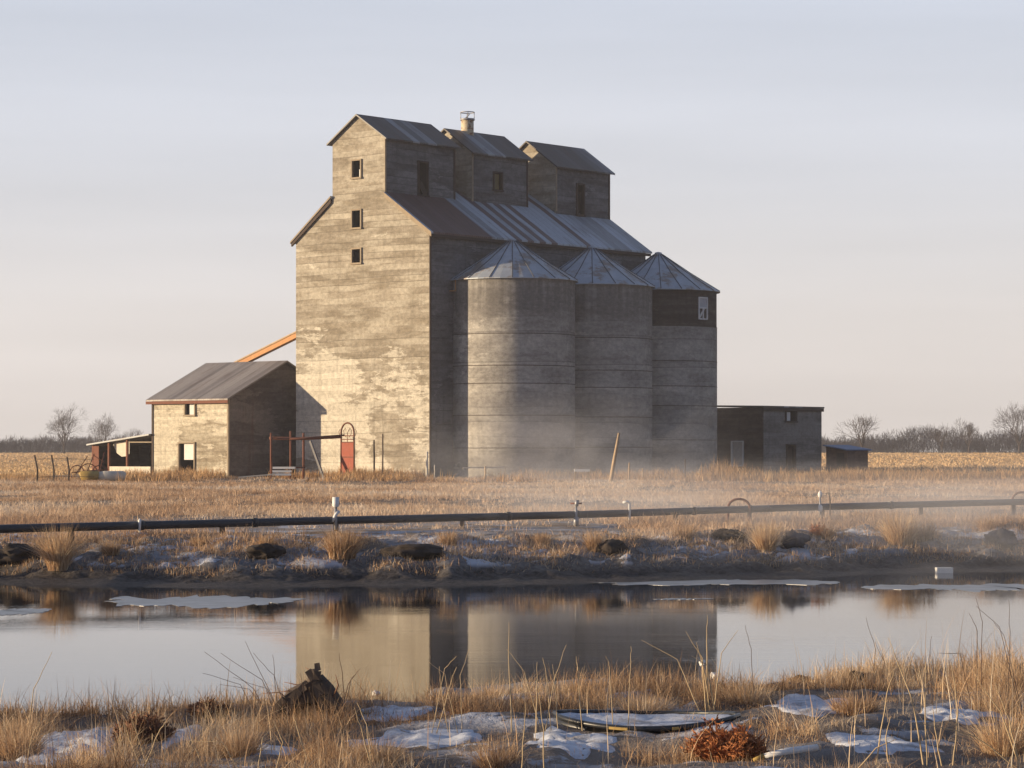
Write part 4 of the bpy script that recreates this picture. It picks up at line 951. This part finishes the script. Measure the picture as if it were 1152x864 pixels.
pxstalks('grass_stalks', 18, [((1040,870),(1027,790),(1010,745),(999,717)), ((985,815),(998,780),(1006,755)), ((1043,860),(1041,800),(1042,745)), ((1072,860),(1078,800),(1070,745)), ((1150,850),(1125,800),(1098,762)), ((1148,840),(1135,810),(1120,770)), ((1150,856),(1100,830),(1075,822),(1003,808)), ((962,864),(985,842),(1008,832)), ((1060,864),(1052,820),(1049,795)), ((1000,864),(996,830),(1002,806))], M['stalk'], 'tallest tan stalks in the bottom right foreground', 'stalk', .007)
pxstalks('bare_twigs', 21.5, [((1098,742),(1100,710),(1090,690)), ((1103,742),(1105,700),(1098,672)), ((1134,740),(1136,710),(1135,675)), ((1150,722),(1125,705),(1098,682)), ((1152,735),(1130,715),(1118,700)), ((1050,760),(1045,742),(1048,716)), ((1095,745),(1080,735),(1055,735))], M['twigdark'], 'thin dark stems at the right edge rising over the water', 'stem', .004)
pxstalks('grass_stalks', 17.6, [((160,860),(145,830),(140,812)), ((168,870),(155,830),(150,812)), ((160,850),(180,820),(188,812)), ((170,845),(172,825),(178,835)), ((230,864),(215,830),(209,805)), ((270,864),(250,835),(213,833))], M['stalk'], 'crossing pale stalks at the bottom left in front of the brown clump', 'stalk', .006)
pxstalks('grass_stalk', 17.6, [((28,864),(35,830),(45,812))], M['stalk'], 'short pale stalk standing in the bottom left corner', 'stalk', .006)
pxstalks('grass_stalks', 17.6, [((350,864),(335,820),(330,805)), ((420,864),(408,825),(398,795)), ((420,840),(412,815),(402,790)), ((310,864),(318,835),(307,810)), ((290,860),(296,830),(310,815)), ((612,864),(611,820),(606,770)), ((585,864),(590,820),(592,790))], M['stalk'], 'scattered tan stalks along the bottom edge left of centre', 'stalk', .006)
# dense near tussocks
for (px, py, rd, h_, n_, lab, hu) in ((20, 850, .4, .3, 700, 'dry tussock in the bottom left corner', .45), (270, 852, .32, .3, 800, 'pale brown tussock below the bare twigs', .5), (600, 800, .3, .22, 500, 'grey brown tussock left of the dark curved shell', .4),
        (725, 802, .55, .2, 1000, 'golden flattened tussock behind the dark curved shell', .6), (840, 790, .5, .22, 800, 'golden tussock right of the one behind the shell', .6), (962, 800, .5, .2, 800, 'dark combed tussock behind the bottom right snow', .35),
        (1120, 800, .5, .3, 900, 'wide golden tussock at the right edge', .6), (1130, 850, .4, .4, 700, 'tall tussock in the bottom right corner', .55), (560, 862, .35, .25, 600, 'brown tussock at the bottom centre', .35), (425, 858, .35, .22, 500, 'low tussock at the bottom left of centre', .45)):
    tussock(px, py, rd, h_, n_, lab, hu, 'grass tussocks on the near bank', wid=.006, lean=1.0)
rock('mud_clod', 965, 768, .14, .1, .1, 'black clod on the near bank crest at the right', 'clod', 21, 'clod', None)
rock('mud_clod', 900, 768, .12, .1, .06, 'low dark clod on the near bank crest left of the black one', 'clod', 22, 'clod', None)

# ------------------------------------------------------------------ FAR TREES
def bare_tree(px, D, ptop, lab, seed, spread=1., levels=6, scale=1.):
    p = at(px, D); H_ = wz(ptop, D)-p.z; r_ = random.Random(seed)
    root = empty('bare_tree', p, 0, lab, 'tree', 'bare trees standing clear of the distant wood')
    tr, cr = MB(), MB()
    def go(p0, d, l, rad, lv):
        p1 = p0+d*l*.5+Vector((r_.uniform(-1, 1), r_.uniform(-1, 1), 0))*l*.05; p2 = p0+d*l
        (tr if lv <= 1 else cr).tube([p0, p1, p2], [rad, rad*.85, rad*.7], 5 if lv < 3 else 3, False)
        if lv >= levels: return
        nb = 3 if lv else 5
        for i in range(nb):
            a = r_.uniform(-.5, .5)+i*6.28/nb; tilt = r_.uniform(.35, .75)*spread*(1 if i else .3)*(1 if lv else .9)
            x_ = d.cross(Vector((.3, .2, 1))).normalized() if abs(d.z) < .98 else Vector((1, 0, 0)); y_ = d.cross(x_).normalized()
            nd = (d*math.cos(tilt)+(x_*math.cos(a)+y_*math.sin(a))*math.sin(tilt)+Vector((0, 0, .1))).normalized()
            st = p0.lerp(p2, r_.uniform(.55, 1)) if i else p2
            go(st, nd, l*r_.uniform(.66, .9)*(1.0 if lv else 1.15), max(rad*.52, .013), lv+1)
    go(Vector((0, 0, -.2)), Vector((r_.uniform(-.06, .06), 0, 1)).normalized(), H_*.2, H_*.022*scale, 0)
    zmax = max(v[2] for v in cr.v); k_ = H_/zmax
    for mb in (tr, cr): mb.v = [(v[0]*k_, v[1]*k_, v[2]*k_) for v in mb.v]
    tr.build('trunk', M['twig'], root); cr.build('crown', M['twig'], root)
bare_tree(72, 560, 450, 'tallest bare tree on the left, standing alone in the field edge', 5, 1.15)
bare_tree(117, 600, 463, 'rounder bare tree just right of the tallest left tree', 6, 1.3)
bare_tree(153, 620, 480, 'small bare tree showing above the open shed roof', 7, 1.2, 5)
bare_tree(970, 480, 465, 'small open bare tree right of the low blue-roofed shed', 11, 1.2, 5)
bare_tree(1090, 600, 468, 'bare tree rising out of the misty wood on the right', 9, 1.1)
bare_tree(1147, 560, 450, 'large bare tree cut off by the right edge', 10, 1.2)
bare_tree(1060, 640, 478, 'low bare tree left of the one rising from the misty wood', 12, 1.2, 5)
def wood(name, x0, x1, yb, prof, N, seed):
    """a far wood: thousands of thin crossing bare twigs and stems inside uneven crowns"""
    r2 = np.random.RandomState(seed); x = r2.uniform(x0, x1, N); y = yb+r2.uniform(0, 45, N)
    cell = np.floor(x/5.5); jit = _h(cell, cell*0+np.floor(y/9), seed); env = np.interp(x/650*F+576, *prof)
    cxx = (cell+.5)*5.5; rr = np.clip(1-((x-cxx)/3.4)**2, .25, 1)
    Hh = env*(.62+.55*jit)*rr**.45; zf = r2.uniform(0, 1, N)**.85; z0 = zf*Hh
    l = r2.uniform(.5, 1.7, N); ang = r2.normal(0, .7, N); dx = np.sin(ang)*l; dz = np.abs(np.cos(ang))*l; w = r2.uniform(.05, .13, N)
    gz = height(x, y)
    A_ = np.stack([x-w/2, y, gz+z0-.3], -1); B_ = np.stack([x+w/2, y+w, gz+z0-.3], -1); C_ = np.stack([x+dx+w*.2, y, gz+z0+dz-.3], -1); D_ = np.stack([x+dx-w*.2, y+.02, gz+z0+dz-.3], -1)
    V_ = np.stack([A_, B_, C_, D_], 1).reshape(-1, 3); Q = np.arange(N*4).reshape(N, 4)
    o = fast_mesh(name, V_, Q, M['wood'], False, {'hue': np.repeat(np.clip(jit+r2.normal(0, .15, N), 0, 1), 4)}); tag(o, kind='stuff')
t = NT('wood_twigs'); a = t.n.new('ShaderNodeAttribute'); a.attribute_name = 'hue'
M['wood'] = t.out(t.mix(a.outputs['Fac'], (.075, .055, .052), (.15, .10, .08)), .95, .1)
wood('distant_wood', -235, 0, 640, ([-600, 0, 60, 100, 180, 600], [3.6, 3.4, 4.0, 3.7, 3.4, 3.6]), 52000, 3)
wood('distant_wood', 0, 240, 640, ([576, 900, 980, 1010, 1050, 1100, 1152, 1700], [3.4, 3.3, 3.5, 4.6, 6.4, 4.6, 5.2, 5]), 70000, 4)

# ------------------------------------------------------------------ LIGHT, SKY, CAMERA
EL_ = R(6.6); trav = Vector((math.cos(math.atan2(.1, 1)), math.sin(math.atan2(.1, 1)), 0))*math.cos(EL_)+Vector((0, 0, -math.sin(EL_)))
sd = bpy.data.lights.new('sun', 'SUN'); sd.energy = 5; sd.angle = R(.6); sd.color = (1, .78, .51)
so = bpy.data.objects.new('sun', sd); COL.objects.link(so); so.rotation_euler = trav.to_track_quat('-Z', 'Y').to_euler()
w = bpy.data.worlds.new('World'); S.world = w; w.use_nodes = True; nt = w.node_tree; bg = nt.nodes['Background']
sky = nt.nodes.new('ShaderNodeTexSky'); sky.sky_type = 'NISHITA'; sky.sun_disc = False; sky.sun_elevation = EL_
sdir = -trav; sky.sun_rotation = math.atan2(sdir.x, sdir.y); sky.air_density = 1.; sky.dust_density = 2.0; sky.ozone_density = 1.5
# a thin even veil of high cloud over the clear sky, a little warmer towards the horizon
tc = nt.nodes.new('ShaderNodeTexCoord'); sx_ = nt.nodes.new('ShaderNodeSeparateXYZ'); nt.links.new(tc.outputs['Generated'], sx_.inputs[0])
cr_ = nt.nodes.new('ShaderNodeValToRGB'); nt.links.new(sx_.outputs[2], cr_.inputs[0]); r_ = cr_.color_ramp
r_.elements[0].position = 0; r_.elements[0].color = (.64, .585, .55, 1); r_.elements[1].position = 1; r_.elements[1].color = (.12, .15, .23, 1)
for p_, c_ in ((.05, (.63, .60, .60)), (.105, (.565, .572, .625)), (.17, (.51, .54, .625)), (.28, (.38, .42, .52)), (.5, (.20, .24, .33))):
    e = r_.elements.new(p_); e.color = (*c_, 1)
nz = nt.nodes.new('ShaderNodeTexNoise'); mp = nt.nodes.new('ShaderNodeVectorMath'); mp.operation = 'MULTIPLY'; mp.inputs[1].default_value = (1.2, 1.2, 14); nt.links.new(tc.outputs['Generated'], mp.inputs[0]); nt.links.new(mp.outputs[0], nz.inputs['Vector']); nz.inputs['Scale'].default_value = 1.6; nz.inputs['Detail'].default_value = 5
mr = nt.nodes.new('ShaderNodeMapRange'); nt.links.new(nz.outputs[0], mr.inputs[0]); mr.inputs[1].default_value = .3; mr.inputs[2].default_value = .7; mr.inputs[3].default_value = .91; mr.inputs[4].default_value = 1.08
mu = nt.nodes.new('ShaderNodeVectorMath'); mu.operation = 'SCALE'; nt.links.new(cr_.outputs[0], mu.inputs[0]); nt.links.new(mr.outputs[0], mu.inputs['Scale'])
# unseen sky behind camera and away from sun dimmed to weaken shade fill
def mrn(sock, a, b, lo, hi):
    n_ = nt.nodes.new('ShaderNodeMapRange'); n_.interpolation_type = 'SMOOTHSTEP'; nt.links.new(sock, n_.inputs[0])
    for i_, v_ in zip((1, 2, 3, 4), (a, b, lo, hi)): n_.inputs[i_].default_value = v_
    return n_.outputs[0]
k1 = mrn(sx_.outputs[1], -.5, .75, .6, 1.); k2 = mrn(sx_.outputs[0], .3, .95, 1., .6)
km = nt.nodes.new('ShaderNodeMath'); km.operation = 'MULTIPLY'; nt.links.new(k1, km.inputs[0]); nt.links.new(k2, km.inputs[1])
km2 = nt.nodes.new('ShaderNodeMath'); km2.operation = 'MULTIPLY'; nt.links.new(km.outputs[0], km2.inputs[0]); km2.inputs[1].default_value = 9.2
tn = nt.nodes.new('ShaderNodeMix'); tn.data_type = 'RGBA'; tn.blend_type = 'MULTIPLY'; tn.inputs[0].default_value = 1.
tc2 = nt.nodes.new('ShaderNodeMix'); tc2.data_type = 'RGBA'; nt.links.new(mrn(sx_.outputs[1], -.3, .8, 0., 1.), tc2.inputs[0]); tc2.inputs[6].default_value = (.82, .98, 1.28, 1); tc2.inputs[7].default_value = (1, 1, 1, 1)  # blue tint added to the unseen sky behind, cools the shade
nt.links.new(mu.outputs[0], tn.inputs[6]); nt.links.new(tc2.outputs[2], tn.inputs[7])
veil = nt.nodes.new('ShaderNodeVectorMath'); veil.operation = 'SCALE'; nt.links.new(tn.outputs[2], veil.inputs[0]); nt.links.new(km2.outputs[0], veil.inputs['Scale'])
mx = nt.nodes.new('ShaderNodeMix'); mx.data_type = 'RGBA'; mx.inputs[0].default_value = .82; nt.links.new(sky.outputs[0], mx.inputs[6]); nt.links.new(veil.outputs[0], mx.inputs[7])
nt.links.new(mx.outputs[2], bg.inputs[0]); bg.inputs[1].default_value = .1

HAZE = True
if HAZE:
    def vol(name, a, b, dens, col=(1, 1, 1), noise=None):
        o = MB().box((0, 0, 0), (b[0]-a[0], b[1]-a[1], b[2]-a[2])).build(name, None, None, Vector(a)); tag(o, kind='stuff')
        m_ = bpy.data.materials.new(name); m_.use_nodes = True; n = m_.node_tree.nodes; l = m_.node_tree.links; n.remove(n['Principled BSDF'])
        pv = n.new('ShaderNodeVolumePrincipled'); pv.inputs['Color'].default_value = (*col, 1); pv.inputs['Density'].default_value = dens; pv.inputs['Anisotropy'].default_value = .0
        l.new(pv.outputs[0], n['Material Output'].inputs['Volume']); o.data.materials.append(m_)
        return o, m_, pv
    vol('haze', (-330, -30, -3), (330, 720, 40), .0003, (.93, .92, .97))

def mist(a, b, dens, sc, lo, hi, ztop, core):
    o, m_, pv = vol('mist', a, b, 0, (.95, .94, .97)); n = m_.node_tree.nodes; l = m_.node_tree.links
    h_ = NT.__new__(NT); h_.m = m_; h_.t = m_.node_tree; h_.n = n; h_.l = l
    p = h_.pos(); q = h_.sep(p); ns = h_.noise(h_.vscale(p, sc), 1, 4, .6, .6)
    d = h_.math('MULTIPLY', h_.ramp(ns, lo, hi), h_.ramp(q[2], a[2]+.1, ztop, 1, 0))
    d = h_.math('MULTIPLY', d, h_.math('MULTIPLY', h_.ramp(q[0], a[0], core[0]), h_.ramp(q[0], core[1], b[0], 1, 0)))
    d = h_.math('MULTIPLY', d, h_.math('MULTIPLY', h_.ramp(q[1], a[1], a[1]+(b[1]-a[1])*.3), h_.ramp(q[1], b[1]-(b[1]-a[1])*.3, b[1], 1, 0)))
    l.new(h_.math('MULTIPLY', d, dens), pv.inputs['Density'])
    return o
mist((-9, 149, -.1), (15, 165, 7),   .075, (.15, .15, .22), .44, .66, 6.2, (0, 8))
mist((-4, 46, -.7), (26, 84, 1.9), .085, (.16, .07, .9), .38, .66, 1.85, (4, 22))

cd = bpy.data.cameras.new('camera'); cam = bpy.data.objects.new('camera', cd); COL.objects.link(cam); S.camera = cam
cam.location = (0, 0, CAMZ); cam.rotation_euler = (R(90), 0, 0); cd.sensor_width = 36; cd.lens = F/1152*36; cd.shift_y = 76/1152.; cd.clip_end = 12000; cd.clip_start = .5
S.cycles.max_bounces = 6; S.cycles.volume_bounces = 0; S.cycles.diffuse_bounces = 3
S.render.resolution_x = 1024; S.render.resolution_y = 768
S.view_settings.view_transform = 'Standard'; S.view_settings.look = 'None'; S.view_settings.exposure = .63; S.view_settings.gamma = 1
